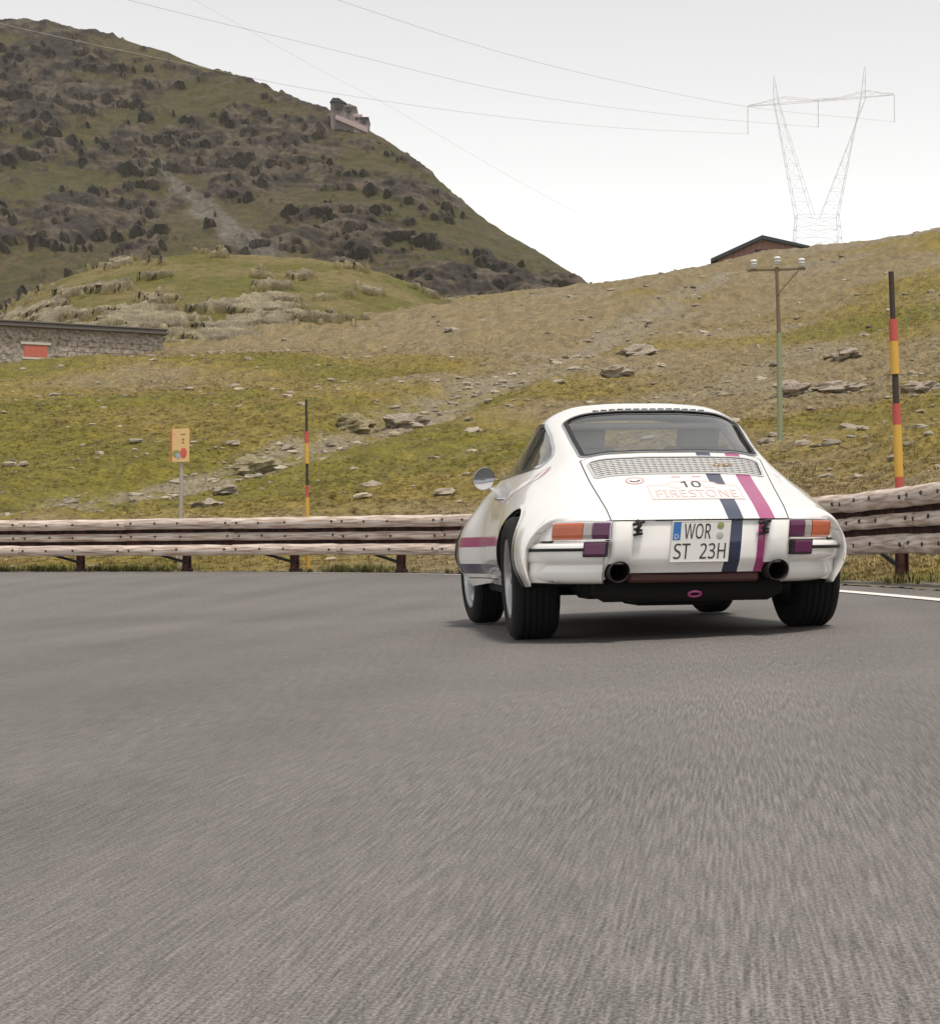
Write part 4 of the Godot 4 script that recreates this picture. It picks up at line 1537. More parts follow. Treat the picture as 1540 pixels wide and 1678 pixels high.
var deck_cache := {}
func deck(x: float, z: float) -> Vector3:
	var key := int(round(absf(x) / 0.004))
	if not deck_cache.has(key): deck_cache[key] = deck_line(key * 0.004)
	var L: PackedVector2Array = deck_cache[key]
	for i in range(1, L.size()):
		if L[i].x >= z:
			var w := clampf((z - L[i - 1].x) / maxf(L[i].x - L[i - 1].x, 1e-5), 0, 1)
			return Vector3(x, lerpf(L[i - 1].y, L[i].y, w), z)
	return Vector3(x, L[-1].y, z)

func deck_n(x: float, z: float) -> Vector3:
	var a := deck(x, z + 0.02) - deck(x, z - 0.02)
	var b := deck(x + 0.02, z) - deck(x - 0.02, z)
	return a.cross(b).normalized()

func plan_pt(u: float) -> Vector2:
	var i := clampi(int(floor(u)), 0, PLAN.size() - 2)
	var f := u - i
	var g := func(k: int) -> Vector2:
		if k < 0: return Vector2(-PLAN[-k][0], PLAN[-k][1])
		return Vector2(PLAN[mini(k, PLAN.size() - 1)][0], PLAN[mini(k, PLAN.size() - 1)][1])
	var p0: Vector2 = g.call(i - 1)
	return p0.cubic_interpolate(p0, p0, p0, 0) if false else (g.call(i) as Vector2).cubic_interpolate(g.call(i + 1), p0, g.call(i + 2), f)

func plan_u(x: float) -> float:
	for i in range(1, PLAN.size()):
		if x <= PLAN[i][0]: return i - 1 + (x - PLAN[i - 1][0]) / (PLAN[i][0] - PLAN[i - 1][0])
	return PLAN.size() - 1.0

# sweep a profile of (outward offset, height) along the tail's plan curve between parameters u0 and u1; sg mirrors
func along_tail(b: Buf, u0: float, u1: float, prof: Array, sg: float, n := 24, hard := false, caps := true) -> void:
	var rows := []
	for k in n + 1:
		var u := lerpf(u0, u1, float(k) / n)
		var p := plan_pt(u)
		var q := plan_pt(u + 0.05) - plan_pt(maxf(u - 0.05, -0.05))
		var nn := Vector2(-q.y, q.x).normalized()
		if nn.dot(Vector2(p.x * 0.3, 1)) < 0: nn = -nn
		var row := PackedVector3Array()
		for e: Vector2 in prof: row.append(Vector3((p.x + nn.x * e.x) * sg, e.y, p.y + nn.y * e.x))
		rows.append(row)
	var o := Buf.new()
	if hard:
		for k in n:
			for i in prof.size() - 1: o.quad(rows[k][i], rows[k][i + 1], rows[k + 1][i + 1], rows[k + 1][i])
	else: o.sheet(rows)
	# outward normals
	for i in o.n.size():
		var cen := Vector3(0, 0.45, 0.3) if absf(o.v[i].x) > 0.3 else Vector3(o.v[i].x, 0.45, 0)
		if hard: cen = Vector3(0, 0.52, 0.2)
		if not hard and o.n[i].dot(Vector3(o.v[i].x * 0.5, 0, 1)) < -0.3: o.n[i] = -o.n[i]
		elif hard and o.n[i].dot(o.v[i] - cen) < 0 and absf(o.n[i].y) < 0.8: o.n[i] = -o.n[i]
	b.add(o)
	if caps:
		for k: int in [0, n]:
			for i in range(1, prof.size() - 1): b.tri(rows[k][0], rows[k][i], rows[k][i + 1])

func text_buf(txt: String, w: float, h: float, depth: float, bold := false, serif := false) -> Buf:
	var f := SystemFont.new()
	f.font_names = PackedStringArray(["Droid Serif" if serif else "Droid Sans"])
	if bold: f.font_weight = 700
	var tm := TextMesh.new()
	tm.font = f
	tm.text = txt
	tm.font_size = 64
	tm.pixel_size = 0.01
	tm.depth = 0.02
	tm.curve_step = 2.0
	var ar := tm.surface_get_arrays(0)
	var vs: PackedVector3Array = ar[Mesh.ARRAY_VERTEX]
	var ns: PackedVector3Array = ar[Mesh.ARRAY_NORMAL]
	var ix: PackedInt32Array = ar[Mesh.ARRAY_INDEX]
	var bb := AABB(vs[0], Vector3.ZERO)
	for v in vs: bb = bb.expand(v)
	var b := Buf.new()
	for i in vs.size():
		var v := (vs[i] - bb.position) / bb.size
		b.v.append(Vector3((v.x - 0.5) * w, (v.y - 0.5) * h, v.z * depth))
		b.n.append(ns[i])
	b.t = ix
	return b

# lay a flat buffer (x across, y up the lid) on the engine lid round (x0, z0)
func on_lid(b: Buf, x0: float, z0: float, lift: float) -> Buf:
	for i in b.v.size():
		var p := b.v[i]
		var z := z0 - p.y * 0.93
		var q := deck(x0 + p.x, z)
		var nn := deck_n(x0 + p.x, z)
		b.v[i] = q + nn * (lift + p.z)
		b.n[i] = nn
	return b

func ring_shape(poly: Array, wdt: float, n_in := true) -> Array:
	return Geometry2D.offset_polygon(PackedVector2Array(poly), -wdt)

func part(called: String, b: Buf, m: Material, parent: Node) -> MeshInstance3D:
	return put(called, b.mesh(bx), m, parent)

func build_car() -> void:
	var root := thing("sports_car", "white vintage coupe with navy and magenta stripes driving away round the bend", "car",
		Transform3D(Basis(Vector3.UP, deg_to_rad(5.2)) * Basis(Vector3(0, 0, 1), deg_to_rad(2.5)), Vector3(1.03, road_h(1.03, 9.45), -9.45)))
	bx = Transform3D(Basis(Vector3(0, 0, 1), deg_to_rad(-1.7)), Vector3.ZERO)
	bx.basis.y += Vector3(0.11, 0, 0)      # the body leans outwards in the bend
	bx.origin = Vector3(0.004, 0.5, 0) - bx.basis * Vector3(0, 0.5, 0)
	# --- shell: half sections (x, y) from the crown of the roof to the sill
	var ST := [
		[-3.12, 0, .40, .20, .40, .36, .405, .43, .41, .50, .42, .56, .425, .61, .42, .645, .38, .645, .33, .62, .27],
		[-2.98, 0, .53, .22, .53, .39, .53, .46, .535, .52, .55, .60, .555, .665, .53, .72, .44, .71, .35, .67, .26],
		[-2.75, 0, .64, .22, .636, .40, .625, .47, .625, .535, .645, .62, .655, .715, .615, .83, .48, .82, .36, .74, .25],
		[-2.45, 0, .745, .22, .74, .41, .725, .49, .715, .55, .725, .63, .735, .755, .675, .885, .49, .875, .36, .77, .24],
		[-2.2, 0, .835, .22, .83, .43, .805, .53, .785, .59, .775, .66, .765, .775, .69, .893, .50, .885, .36, .80, .24],
		[-1.92, 0, 1.02, .22, 1.013, .45, .985, .555, .95, .625, .905, .695, .845, .79, .735, .893, .53, .89, .36, .80, .22],
		[-1.58, 0, 1.235, .22, 1.228, .42, 1.195, .53, 1.14, .62, 1.01, .695, .865, .76, .755, .80, .56, .785, .36, .73, .24],
		[-1.28, 0, 1.278, .22, 1.273, .42, 1.243, .535, 1.18, .62, 1.03, .69, .872, .755, .76, .80, .56, .785, .36, .73, .24],
		[-1.0, 0, 1.25, .22, 1.246, .42, 1.218, .53, 1.158, .61, 1.02, .68, .87, .755, .752, .805, .56, .79, .36, .735, .24],
		[-.72, 0, 1.175, .22, 1.172, .415, 1.145, .518, 1.092, .59, .985, .66, .863, .755, .745, .815, .56, .80, .36, .74, .24],
		[-.42, 0, 1.062, .22, 1.06, .41, 1.036, .505, .992, .565, .925, .635, .842, .75, .73, .83, .56, .82, .36, .75, .24],
		[-.15, 0, .958, .22, .956, .42, .936, .50, .905, .55, .868, .615, .815, .74, .71, .84, .54, .835, .36, .76, .24],
		[.08, 0, .862, .22, .860, .42, .842, .495, .815, .54, .79, .605, .762, .728, .682, .842, .50, .836, .36, .765, .24],
		[.3, 0, .772, .22, .770, .41, .754, .48, .738, .53, .724, .605, .705, .712, .638, .822, .47, .815, .36, .755, .25],
		[.52, 0, .690, .22, .688, .405, .675, .475, .664, .53, .656, .608, .640, .698, .59, .79, .45, .785, .36, .745, .26],
		[.68, 0, .628, .22, .627, .402, .617, .472, .612, .53, .607, .61, .600, .685, .575, .765, .48, .77, .37, .74, .265]]
	var net := []
	for s: Array in ST:
		var row := []
		for i in 10: row.append(Vector3(s[1 + 2 * i], s[2 + 2 * i], s[0]))
		net.append(row)
	# the last two sections bend round the tail
	var bend := [0.0, 0.0, -0.005, -0.01, -0.02, -0.04, -0.08, -0.15, -0.20, -0.22]
	for i in 10: net[-1][i].z += bend[i]
	net.append([Vector3(0, .568, .815), Vector3(.22, .568, .808), Vector3(.40, .568, .785), Vector3(.47, .568, .765), Vector3(.53, .572, .742), Vector3(.59, .572, .69), Vector3(.655, .558, .615), Vector3(.725, .49, .52), Vector3(.755, .38, .445), Vector3(.73, .27, .43)])
	var nj := net.size()
	var subs := []
	for j in nj - 1: subs.append(14 if j < 5 else 13)
	var cols := []
	for i in 10:
		var line := []
		for j in nj: line.append(net[j][i])
		cols.append(herm(line, subs))
	var nr: int = cols[0].size()
	var csub := [6, 7, 7, 7, 7, 8, 9, 9, 7]
	var grid := []
	for r in nr:
		var line := []
		for i in 10: line.append(cols[i][r])
		grid.append(herm(line, csub, true))
	var nc: int = grid[0].size()
	deck_grid = []
	for r in nr:
		if grid[r][0].z > -1.2: deck_grid.append(grid[r].slice(0, 36))
	# whole skin
	var skin := Buf.new()
	var W := 2 * nc - 1
	for r in nr:
		for q in W:
			var c := q - (nc - 1)
			var p: Vector3 = grid[r][absi(c)]
			skin.v.append(Vector3(p.x * signf(c), p.y, p.z))
	for r in nr:
		for q in W:
			var a := skin.v[r * W + mini(q + 1, W - 1)] - skin.v[r * W + maxi(q - 1, 0)]
			var d := skin.v[mini(r + 1, nr - 1) * W + q] - skin.v[maxi(r - 1, 0) * W + q]
			var nn := d.cross(a).normalized()
			if nn.dot(skin.v[r * W + q] - Vector3(0, 0.35, clampf(skin.v[r * W + q].z, -2.6, 0.3))) < 0: nn = -nn
			skin.n.append(nn)
	for r in nr - 1:
		for q in W - 1:
			var a2 := r * W + q
			skin.t.append_array([a2, a2 + 1, a2 + W + 1, a2, a2 + W + 1, a2 + W])
	# tail and nose aprons drop from the last rings
	var tail := Buf.new()
	var rows := []
	for k in 15:
		var f := k / 14.0
		var row := PackedVector3Array()
		for q in W:
			var c := q - (nc - 1)
			var p: Vector3 = grid[nr - 1][absi(c)]
			var inset := 0.014 * (1.0 - smoothstep(0.41, 0.45, p.x))
			var low := lerpf(0.318, 0.275, smoothstep(0.3, 0.5, p.x))
			row.append(Vector3(p.x * signf(c), lerpf(p.y - inset * 0.3, minf(low, p.y), f), p.z - inset + 0.012 * sin(f * PI) - 0.03 * smoothstep(0.75, 1.0, f)))
		rows.append(row)
	tail.sheet(rows)
	for i in tail.n.size():
		if tail.n[i].z < 0: tail.n[i] = -tail.n[i]
		if not tail.n[i].is_normalized(): tail.n[i] = Vector3(0, 0, 1)
	var nose := Buf.new()
	rows = []
	for k in 5:
		var row := PackedVector3Array()
		for q in W:
			var c := q - (nc - 1)
			var p: Vector3 = grid[0][absi(c)]
			row.append(Vector3(p.x * signf(c), lerpf(p.y, 0.24, k / 4.0), p.z + 0.02 * k))
		rows.append(row)
	nose.sheet(rows)
	for i in nose.n.size():
		if nose.n[i].z > 0: nose.n[i] = -nose.n[i]

	# --- cuts
	var arch := func(p: Vector3) -> float:
		if absf(p.x) < 0.45: return 1.0
		return minf(Vector2(p.z, p.y - 0.30).length() - 0.345, Vector2(p.z + 2.268, p.y - 0.30).length() - 0.335)
	var rw := [Vector2(-0.405, -0.155), Vector2(0.405, -0.155), Vector2(0.425, -0.745), Vector2(-0.425, -0.745)]
	var rearglass := func(p: Vector3) -> float: return sd_poly(Vector2(p.x, p.z), rw) - 0.055 if p.y > 0.7 else 1.0
	var ws := [Vector2(-0.50, -2.10), Vector2(0.50, -2.10), Vector2(0.415, -1.66), Vector2(-0.415, -1.66)]
	var shield := func(p: Vector3) -> float: return sd_poly(Vector2(p.x, p.z), ws) - 0.05 if p.y > 0.7 else 1.0
	var dl := [Vector2(-1.96, .89), Vector2(-1.62, 1.10), Vector2(-1.3, 1.135), Vector2(-1.0, 1.115), Vector2(-.76, 1.045), Vector2(-.56, .965), Vector2(-.49, .925), Vector2(-.53, .905), Vector2(-.8, .892), Vector2(-1.3, .885)]
	var sides := func(p: Vector3) -> float: return sd_poly(Vector2(p.z, p.y), dl) - 0.02 if absf(p.x) > 0.48 else 1.0
	var lid_p := [Vector2(-0.475, -0.078), Vector2(0.475, -0.078), Vector2(0.462, 0.2), Vector2(0.416, 0.95), Vector2(-0.416, 0.95), Vector2(-0.462, 0.2)]
	var lidf := func(p: Vector3) -> float: return sd_poly(Vector2(p.x, p.z), lid_p) if p.y > 0.5 else 1.0
	var gp := [Vector2(-0.415, 0.012), Vector2(0.415, 0.012), Vector2(0.402, 0.185), Vector2(-0.402, 0.185)]
	var grillef := func(p: Vector3) -> float: return sd_poly(Vector2(p.x, p.z), gp) - 0.025
	var door_p := [Vector2(-1.93, .27), Vector2(-1.93, .86), Vector2(-.86, .88), Vector2(-.80, .70), Vector2(-.80, .40), Vector2(-.90, .27)]
	var doorf := func(p: Vector3) -> float: return sd_poly(Vector2(p.z, p.y), door_p) if absf(p.x) > 0.5 else 1.0

	var side_red := func(p: Vector3) -> float: return minf(0.030 - absf(p.y - 0.485), minf(p.z + 1.95, -0.36 - p.z)) if absf(p.x) > 0.6 else -1.0
	var side_navy := func(p: Vector3) -> float: return minf(0.030 - absf(p.y - 0.325), minf(p.z + 1.95, -0.36 - p.z)) if absf(p.x) > 0.6 else -1.0

	var s0 := skin.clip(arch)
	var liner := s0.clip(rearglass).clip(shield).clip(sides).clip(func(p: Vector3) -> float: return p.y - 0.55).clip(func(p: Vector3) -> float: return minf(-0.05 - p.z, p.z + 2.2)).shifted(-0.02)
	var open := s0.clip(rearglass).clip(shield).clip(sides).clip(func(p: Vector3) -> float: return lidf.call(p) - 0.0028)
	var leaf := open.clip(func(p: Vector3) -> float: return -doorf.call(p) - 0.0028)
	open = open.clip(func(p: Vector3) -> float: return doorf.call(p) - 0.0028)
	open.add(leaf)
	var white := open.clip(func(p: Vector3) -> float: return -side_red.call(p)).clip(func(p: Vector3) -> float: return -side_navy.call(p))
	white.add(nose)
	var body := part("body_shell", white, M.paint, root)
	part("side_stripe", open.clip(side_red), M.magenta, root).set_meta("label", "magenta stripe along the car's flanks")
	part("side_stripe", open.clip(side_navy), M.navy, root).set_meta("label", "navy stripe low along the car's flanks")
	part("cabin_lining", liner, M.cabin, root)
	# dark joints behind the shut lines
	var joint := s0.band(lidf, -0.02, 0.02).shifted(-0.012)
	part("lid_seal", joint, M.black_rubber, root)
	for sx: float in [-1.0, 1.0]:
		part("door_seal", s0.clip(func(p: Vector3) -> float: return p.x * sx).band(doorf, -0.02, 0.02).shifted(-0.012), M.black_rubber, root)

	# --- engine lid with stripes
	var lid0 := skin.clip(func(p: Vector3) -> float: return -lidf.call(p) - 0.0028)
	var lid1 := lid0.clip(grillef)
	var navy_x := func(p: Vector3) -> float: return 0.0375 - absf(p.x - 0.165)
	var mag_x := func(p: Vector3) -> float: return 0.0385 - absf(p.x - 0.320)
	var lid := part("engine_lid", lid1.clip(func(p: Vector3) -> float: return -navy_x.call(p)).clip(func(p: Vector3) -> float: return -mag_x.call(p)), M.paint, root)
	part("stripe", lid1.clip(navy_x), M.navy, lid).set_meta("label", "navy stripe down the engine lid")
	part("stripe", lid1.clip(mag_x), M.magenta, lid).set_meta("label", "magenta stripe down the engine lid")
	# lip under the lid's lower edge
	var lip := Buf.new()
	along_tail(lip, -plan_u(0.414), plan_u(0.414), [Vector2(-0.03, 0.560), Vector2(-0.002, 0.5625), Vector2(0.0, 0.567), Vector2(-0.004, 0.570)], 1.0, 30)
	# grille: slats in a sunk tray
	var tray := lid0.clip(func(p: Vector3) -> float: return -grillef.call(p) + 0.012).shifted(-0.035)
	part("grille_tray", tray, M.tray, lid)
	for k in 9:
		var z := 0.002 + k * 0.0245
		var sl := Buf.new()
		var rws := []
		var hw := 0.432 - 0.012 * k / 8.0
		for e in 25:
			var x := lerpf(-hw, hw, e / 24.0)
			var p := deck(x, z)
			var nn := deck_n(x, z)
			var tg := Vector3(0, -nn.z, nn.y).normalized()
			var row := PackedVector3Array()
			for o: Vector2 in [Vector2(-0.010, -0.014), Vector2(-0.0105, -0.002), Vector2(-0.008, 0.002), Vector2(0.007, 0.0), Vector2(0.009, -0.004), Vector2(0.009, -0.012)]:
				row.append(p + tg * -o.x + nn * o.y)
			rws.append(row)
		sl.sheet(rws)
		for i in sl.n.size():
			if sl.n[i].dot(deck_n(sl.v[i].x, z)) < -0.2: sl.n[i] = -sl.n[i]
		part("slat", sl, M.grille_metal, lid)
	var frame := lid0.band(grillef, -0.003, 0.011).shifted(0.004)
	part("grille_frame", frame, M.grille_metal, lid)
	# gold script on the grille
	var bd := Buf.new()
	for q: Array in [[-0.040, 0.006, 0.018], [-0.014, -0.004, 0.016], [0.012, 0.004, 0.014], [0.036, -0.002, 0.010]]:
		bd.lathe(Transform3D(Basis(Vector3(1, 0, 0), 0.42) * Basis.from_scale(Vector3(1.0, 1.0, 0.7)), deck(0.245 + q[0], 0.10 + q[1])), [Vector2(0.0, 0.012), Vector2(q[2] * 0.8, 0.011), Vector2(q[2], 0.006), Vector2(q[2], 0.0)], 12)
	part("gold_badge", bd, M.gold, lid)

	# --- rally plate and decals on the lid
	var sheet := Buf.new()
	var srows := []
	for j in 52:
		var srow := PackedVector3Array()
		for i in 76: srow.append(deck(-0.31 + i * 0.008, 0.215 + j * 0.0075))
		srows.append(srow)
	sheet.sheet(srows)
	for i in sheet.n.size():
		if sheet.n[i].y < 0: sheet.n[i] = -sheet.n[i]
	var rp := [Vector2(-0.228, -0.118), Vector2(0.228, -0.118), Vector2(0.228, 0.095), Vector2(0.135, 0.105)]
	for k in 9:
		var a := PI * k / 8.0
		rp.append(Vector2(0.125 * cos(a), 0.112 + 0.055 * sin(a)))
	rp.append_array([Vector2(-0.135, 0.105), Vector2(-0.228, 0.095)])
	var z0 := 0.47
	var platef := func(p: Vector3) -> float: return sd_poly(Vector2(p.x - 0.03, (z0 - p.z) / 0.93), rp)
	var rl := part("rally_plate", sheet.clip(func(p: Vector3) -> float: return 0.004 - platef.call(p)).shifted(0.0015), M.decal_white, root)
	part("border", sheet.band(platef, -0.0065, -0.001).shifted(0.0028), M.decal_pink, rl)
	part("number", on_lid(text_buf("10", 0.098, 0.092, 0.0008, false), 0.025, z0 - 0.098, 0.0035), M.decal_dark, rl)
	part("lettering", on_lid(text_buf("FIRESTONE", 0.40, 0.105, 0.0008, false), 0.032, z0 + 0.033, 0.0035), M.decal_pink, rl)
	for sx: float in [-1.0, 1.0]:
		var em := sheet.clip(func(p: Vector3) -> float: return 0.034 - Vector2(p.x - 0.03 - 0.085 * sx, (p.z - z0 + 0.085) * 0.8).length()).shifted(0.0030)
		part("emblem", em, M.decal_pale, rl)
	var disc := sheet.clip(func(p: Vector3) -> float: return 0.048 - Vector2(p.x + 0.245, p.z - 0.30).length()).shifted(0.0012)
	var dk := part("round_badge", disc, M.decal_white, root)
	part("ring", sheet.band(func(p: Vector3) -> float: return Vector2(p.x + 0.245, p.z - 0.30).length(), 0.039, 0.046).shifted(0.0022), M.decal_red, dk)
	part("mark", sheet.band(func(p: Vector3) -> float: return Vector2(p.x + 0.245, p.z - 0.29).length(), 0.019, 0.030).clip(func(p: Vector3) -> float: return p.z - 0.296).shifted(0.0025), M.decal_dark, dk)
	part("mark", sheet.clip(func(p: Vector3) -> float: return 0.008 - Vector2(p.x + 0.225, p.z - 0.297).length()).shifted(0.0025), M.decal_red, dk)
	for q: float in [-0.032, 0.072]:
		part("small_print", sheet.band(func(p: Vector3) -> float: return p.z, 0.255, 0.264).band(func(p: Vector3) -> float: return p.x, q - 0.022, q + 0.022).shifted(0.0018), M.decal_red, root)
	# oval race sticker under the left rear side window
	var cap_a := Vector2(-.70, .725)
	var cap_b := Vector2(-.33, .842)
	var capf := func(p: Vector3) -> float:
		if p.x > -0.5: return 1.0
		var q := Vector2(p.z, p.y)
		return q.distance_to(Geometry2D.get_closest_point_to_segment(q, cap_a, cap_b)) - 0.034
	var flank := open.near(capf, 0.05, 2)
	var stk := part("side_sticker", flank.clip(func(p: Vector3) -> float: return -capf.call(p)).shifted(0.0012), M.decal_white, root)
	part("border", flank.band(capf, -0.006, -0.001).shifted(0.0022), M.decal_pink, stk)
	var inner_cap := flank.clip(func(p: Vector3) -> float: return -capf.call(p) - 0.006)
	part("end_mark", inner_cap.clip(func(p: Vector3) -> float: return p.z + 0.335).shifted(0.0024), M.decal_red, stk)
	part("end_mark", inner_cap.clip(func(p: Vector3) -> float: return -0.70 - p.z).shifted(0.0024), M.decal_red, stk)
	for q: float in [-0.42, -0.60]:
		part("mark", inner_cap.band(func(p: Vector3) -> float: return p.z, q - 0.014, q + 0.014).shifted(0.0024), M.seal_grey, stk)

	# --- tail panel
	var pipe_hole := func(p: Vector3) -> float: return Vector2(absf(p.x) - 0.378, p.y - 0.325).length() - 0.055
	tail = tail.clip(pipe_hole)
	var panel := part("tail_panel", tail.clip(func(p: Vector3) -> float: return -navy_x.call(p)).clip(func(p: Vector3) -> float: return -mag_x.call(p)), M.paint, root)
	part("stripe", tail.clip(navy_x), M.navy, panel).set_meta("label", "navy stripe on the tail panel")
	part("stripe", tail.clip(mag_x), M.magenta, panel).set_meta("label", "magenta stripe on the tail panel")
	part("lid_lip", lip, M.black_rubber, lid)

	# --- glass and seals
	part("rear_window", s0.clip(func(p: Vector3) -> float: return -rearglass.call(p)).shifted(-0.006), M.glass, root)
	var seal := s0.band(rearglass, -0.014, 0.008).shifted(0.004)
	part("window_seal", seal, M.black_rubber, root)
	part("window_trim", s0.band(rearglass, 0.008, 0.017).shifted(0.005), M.chrome, root)
	# row of vent slots over the rear window
	for k in 14:
		var x := lerpf(-0.30, 0.30, k / 13.0)
		var vb := Buf.new()
		var p := deck(x, -0.845)
		vb.bar(Transform3D(Basis(Vector3(1, 0, 0), 0.4), p + Vector3(0, 0.0, 0)), Vector3(0.017, 0.004, 0.007), 0.001)
		part("vent_slot", vb, M.black_rubber, root)
	part("windscreen", s0.clip(func(p: Vector3) -> float: return -shield.call(p)).shifted(-0.006), M.glass, root)
	part("windscreen_seal", s0.band(shield, -0.010, 0.010).shifted(0.004), M.black_rubber, root)
	for sx: float in [-1.0, 1.0]:
		var half := func(p: Vector3) -> float: return p.x * sx - 0.3
		var g := s0.clip(half).clip(func(p: Vector3) -> float: return -sides.call(p))
		part("side_window", g.clip(func(p: Vector3) -> float: return p.z + 0.99).shifted(-0.006), M.side_glass, root)
		part("door_window", g.clip(func(p: Vector3) -> float: return -0.99 - p.z).shifted(-0.006), M.side_glass, root)
		part("window_frame", s0.clip(half).band(sides, -0.008, 0.008).shifted(0.004), M.chrome, root)
		part("window_pillar", g.band(func(p: Vector3) -> float: return p.z, -1.006, -0.974).shifted(0.001), M.black_rubber, root)
		# wheel arch lip
		for zc: float in [0.0, -2.268]:
			var R := 0.345 if zc == 0.0 else 0.335
			var ring := s0.clip(half).band(func(p: Vector3) -> float: return Vector2(p.z - zc, p.y - 0.30).length(), R - 0.02, R + 0.016).clip(func(p: Vector3) -> float: return p.y - 0.26).shifted(0.009)
			part("arch_lip", ring, M.paint, root)
			var well := Buf.new()
			var wr := []
			for k in 25:
				var an := lerpf(-0.15, PI + 0.15, k / 24.0)
				var row := PackedVector3Array()
				for x: float in [0.42, 0.55, 0.68, 0.775]: row.append(Vector3(x * sx, 0.30 + (R + 0.006) * sin(an), zc + (R + 0.006) * cos(an)))
				wr.append(row)
			well.sheet(wr)
			for k in 24:
				well.tri(Vector3(0.42 * sx, 0.3, zc), wr[k][0], wr[k + 1][0])
			part("wheel_well", well, M.underside, root)

	# --- lamps, bumper, guards
	for sx: float in [-1.0, 1.0]:
		var lamp := Node3D.new()
		lamp.name = "tail_lamp"
		root.add_child(lamp, true)
		var fr := Buf.new()
		along_tail(fr, plan_u(0.414), plan_u(0.662), [Vector2(-0.01, 0.472), Vector2(0.014, 0.472), Vector2(0.016, 0.476), Vector2(0.016, 0.561), Vector2(0.014, 0.565), Vector2(-0.01, 0.565)], sx, 18, true)
		part("chrome_frame", fr, M.chrome, lamp)
		for l: Array in [["red_lens", 0.420, 0.493, "red_lens"], ["clear_lens", 0.497, 0.533, "clear_lens"], ["amber_lens", 0.537, 0.656, "amber_lens"]]:
			var lb := Buf.new()
			along_tail(lb, plan_u(l[1]), plan_u(l[2]), [Vector2(0.0, 0.4785), Vector2(0.020, 0.4785), Vector2(0.027, 0.487), Vector2(0.029, 0.50), Vector2(0.029, 0.535), Vector2(0.027, 0.551), Vector2(0.020, 0.5585), Vector2(0.0, 0.5585)], sx, 14, true)
			part(l[0], lb, M[l[3]], lamp)
		# bumper half with its rubber strip
		var bb := Buf.new()
		along_tail(bb, plan_u(0.436), 7.75, [Vector2(-0.01, 0.464), Vector2(0.028, 0.464), Vector2(0.040, 0.460), Vector2(0.047, 0.450), Vector2(0.050, 0.43), Vector2(0.050, 0.405), Vector2(0.045, 0.385), Vector2(0.034, 0.372), Vector2(0.018, 0.366), Vector2(0.014, 0.355), Vector2(0.020, 0.335), Vector2(0.020, 0.315), Vector2(0.012, 0.292), Vector2(-0.01, 0.276), Vector2(-0.05, 0.268)], sx, 40)
		var bo := part("bumper", bb.clip(pipe_hole), M.paint, root)
		var sb := Buf.new()
		along_tail(sb, plan_u(0.44), 7.65, [Vector2(0.040, 0.4395), Vector2(0.056, 0.438), Vector2(0.058, 0.433), Vector2(0.056, 0.424), Vector2(0.040, 0.4225)], sx, 40)
		part("rubber_strip", sb, M.black_rubber, bo)
		sb = Buf.new()
		along_tail(sb, plan_u(0.66), 7.7, [Vector2(-0.01, 0.464), Vector2(0.020, 0.4645), Vector2(0.024, 0.470), Vector2(0.020, 0.4745), Vector2(-0.01, 0.475)], sx, 20)
		part("upper_seal", sb, M.black_rubber, bo)
		var gd := Buf.new()
		var rws := []
		# upright guard, a swelling pad between lamp and plate
		for k in 15:
			var f := k / 14.0
			var y := lerpf(0.560, 0.362, f)
			var bulge := 0.030 + 0.045 * pow(sin(clampf(0.12 + f * 0.86, 0, 1) * PI), 0.45)
			var row := PackedVector3Array()
			for e in 13:
				var a := PI * e / 12.0
				var xx := 0.372 - 0.055 * signf(cos(a)) * pow(absf(cos(a)), 0.55)
				row.append(Vector3(xx * sx, y, 0.775 + bulge * pow(sin(a), 0.55)))
			rws.append(row)
		gd.sheet(rws)
		for i in gd.n.size():
			if gd.n[i].dot(gd.v[i] - Vector3(0.372 * sx, 0.46, 0.72)) < 0: gd.n[i] = -gd.n[i]
		for e in 12:
			gd.tri(Vector3(0.372 * sx, 0.562, 0.77), rws[0][e], rws[0][e + 1])
			gd.tri(Vector3(0.372 * sx, 0.356, 0.77), rws[14][e], rws[14][e + 1])
		part("bumper_guard", gd, M.paint, root)
		# red reflector under the inner lens
		var rf := Buf.new()
		along_tail(rf, plan_u(0.420), plan_u(0.520), [Vector2(0.03, 0.396), Vector2(0.062, 0.396), Vector2(0.066, 0.400), Vector2(0.066, 0.464), Vector2(0.062, 0.468), Vector2(0.03, 0.468)], sx, 8, true)
		var ro := part("reflector", rf, M.black_rubber, root)
		rf = Buf.new()
		along_tail(rf, plan_u(0.427), plan_u(0.513), [Vector2(0.05, 0.4025), Vector2(0.068, 0.4025), Vector2(0.071, 0.41), Vector2(0.071, 0.455), Vector2(0.068, 0.4615), Vector2(0.05, 0.4615)], sx, 8, true)
		part("red_lens", rf, M.red_lens, ro)
		# hold-down catch on the lid edge
		var hd := Buf.new()
		var hx := 0.302 * sx
		hd.bar(Transform3D(Basis(Vector3(0, 0, 1), 0.25), Vector3(hx, 0.552, 0.825)), Vector3(0.030, 0.007, 0.012), 0.003)
		hd.tube([Vector3(hx - 0.008, 0.565, 0.822), Vector3(hx + 0.006, 0.54, 0.836), Vector3(hx - 0.006, 0.520, 0.834), Vector3(hx + 0.004, 0.500, 0.826)], [0.009, 0.011, 0.010, 0.006], 8)
		hd.bar(Transform3D(Basis(Vector3(0, 0, 1), -0.2), Vector3(hx, 0.520, 0.830)), Vector3(0.020, 0.006, 0.010), 0.002)
		hd.bar(Transform3D(Basis(Vector3(0, 0, 1), 0.15), Vector3(hx + 0.002, 0.500, 0.825)), Vector3(0.022, 0.006, 0.008), 0.002)
		part("lid_catch", hd, M.dark_steel, root)
		# exhaust
		var ex := Buf.new()
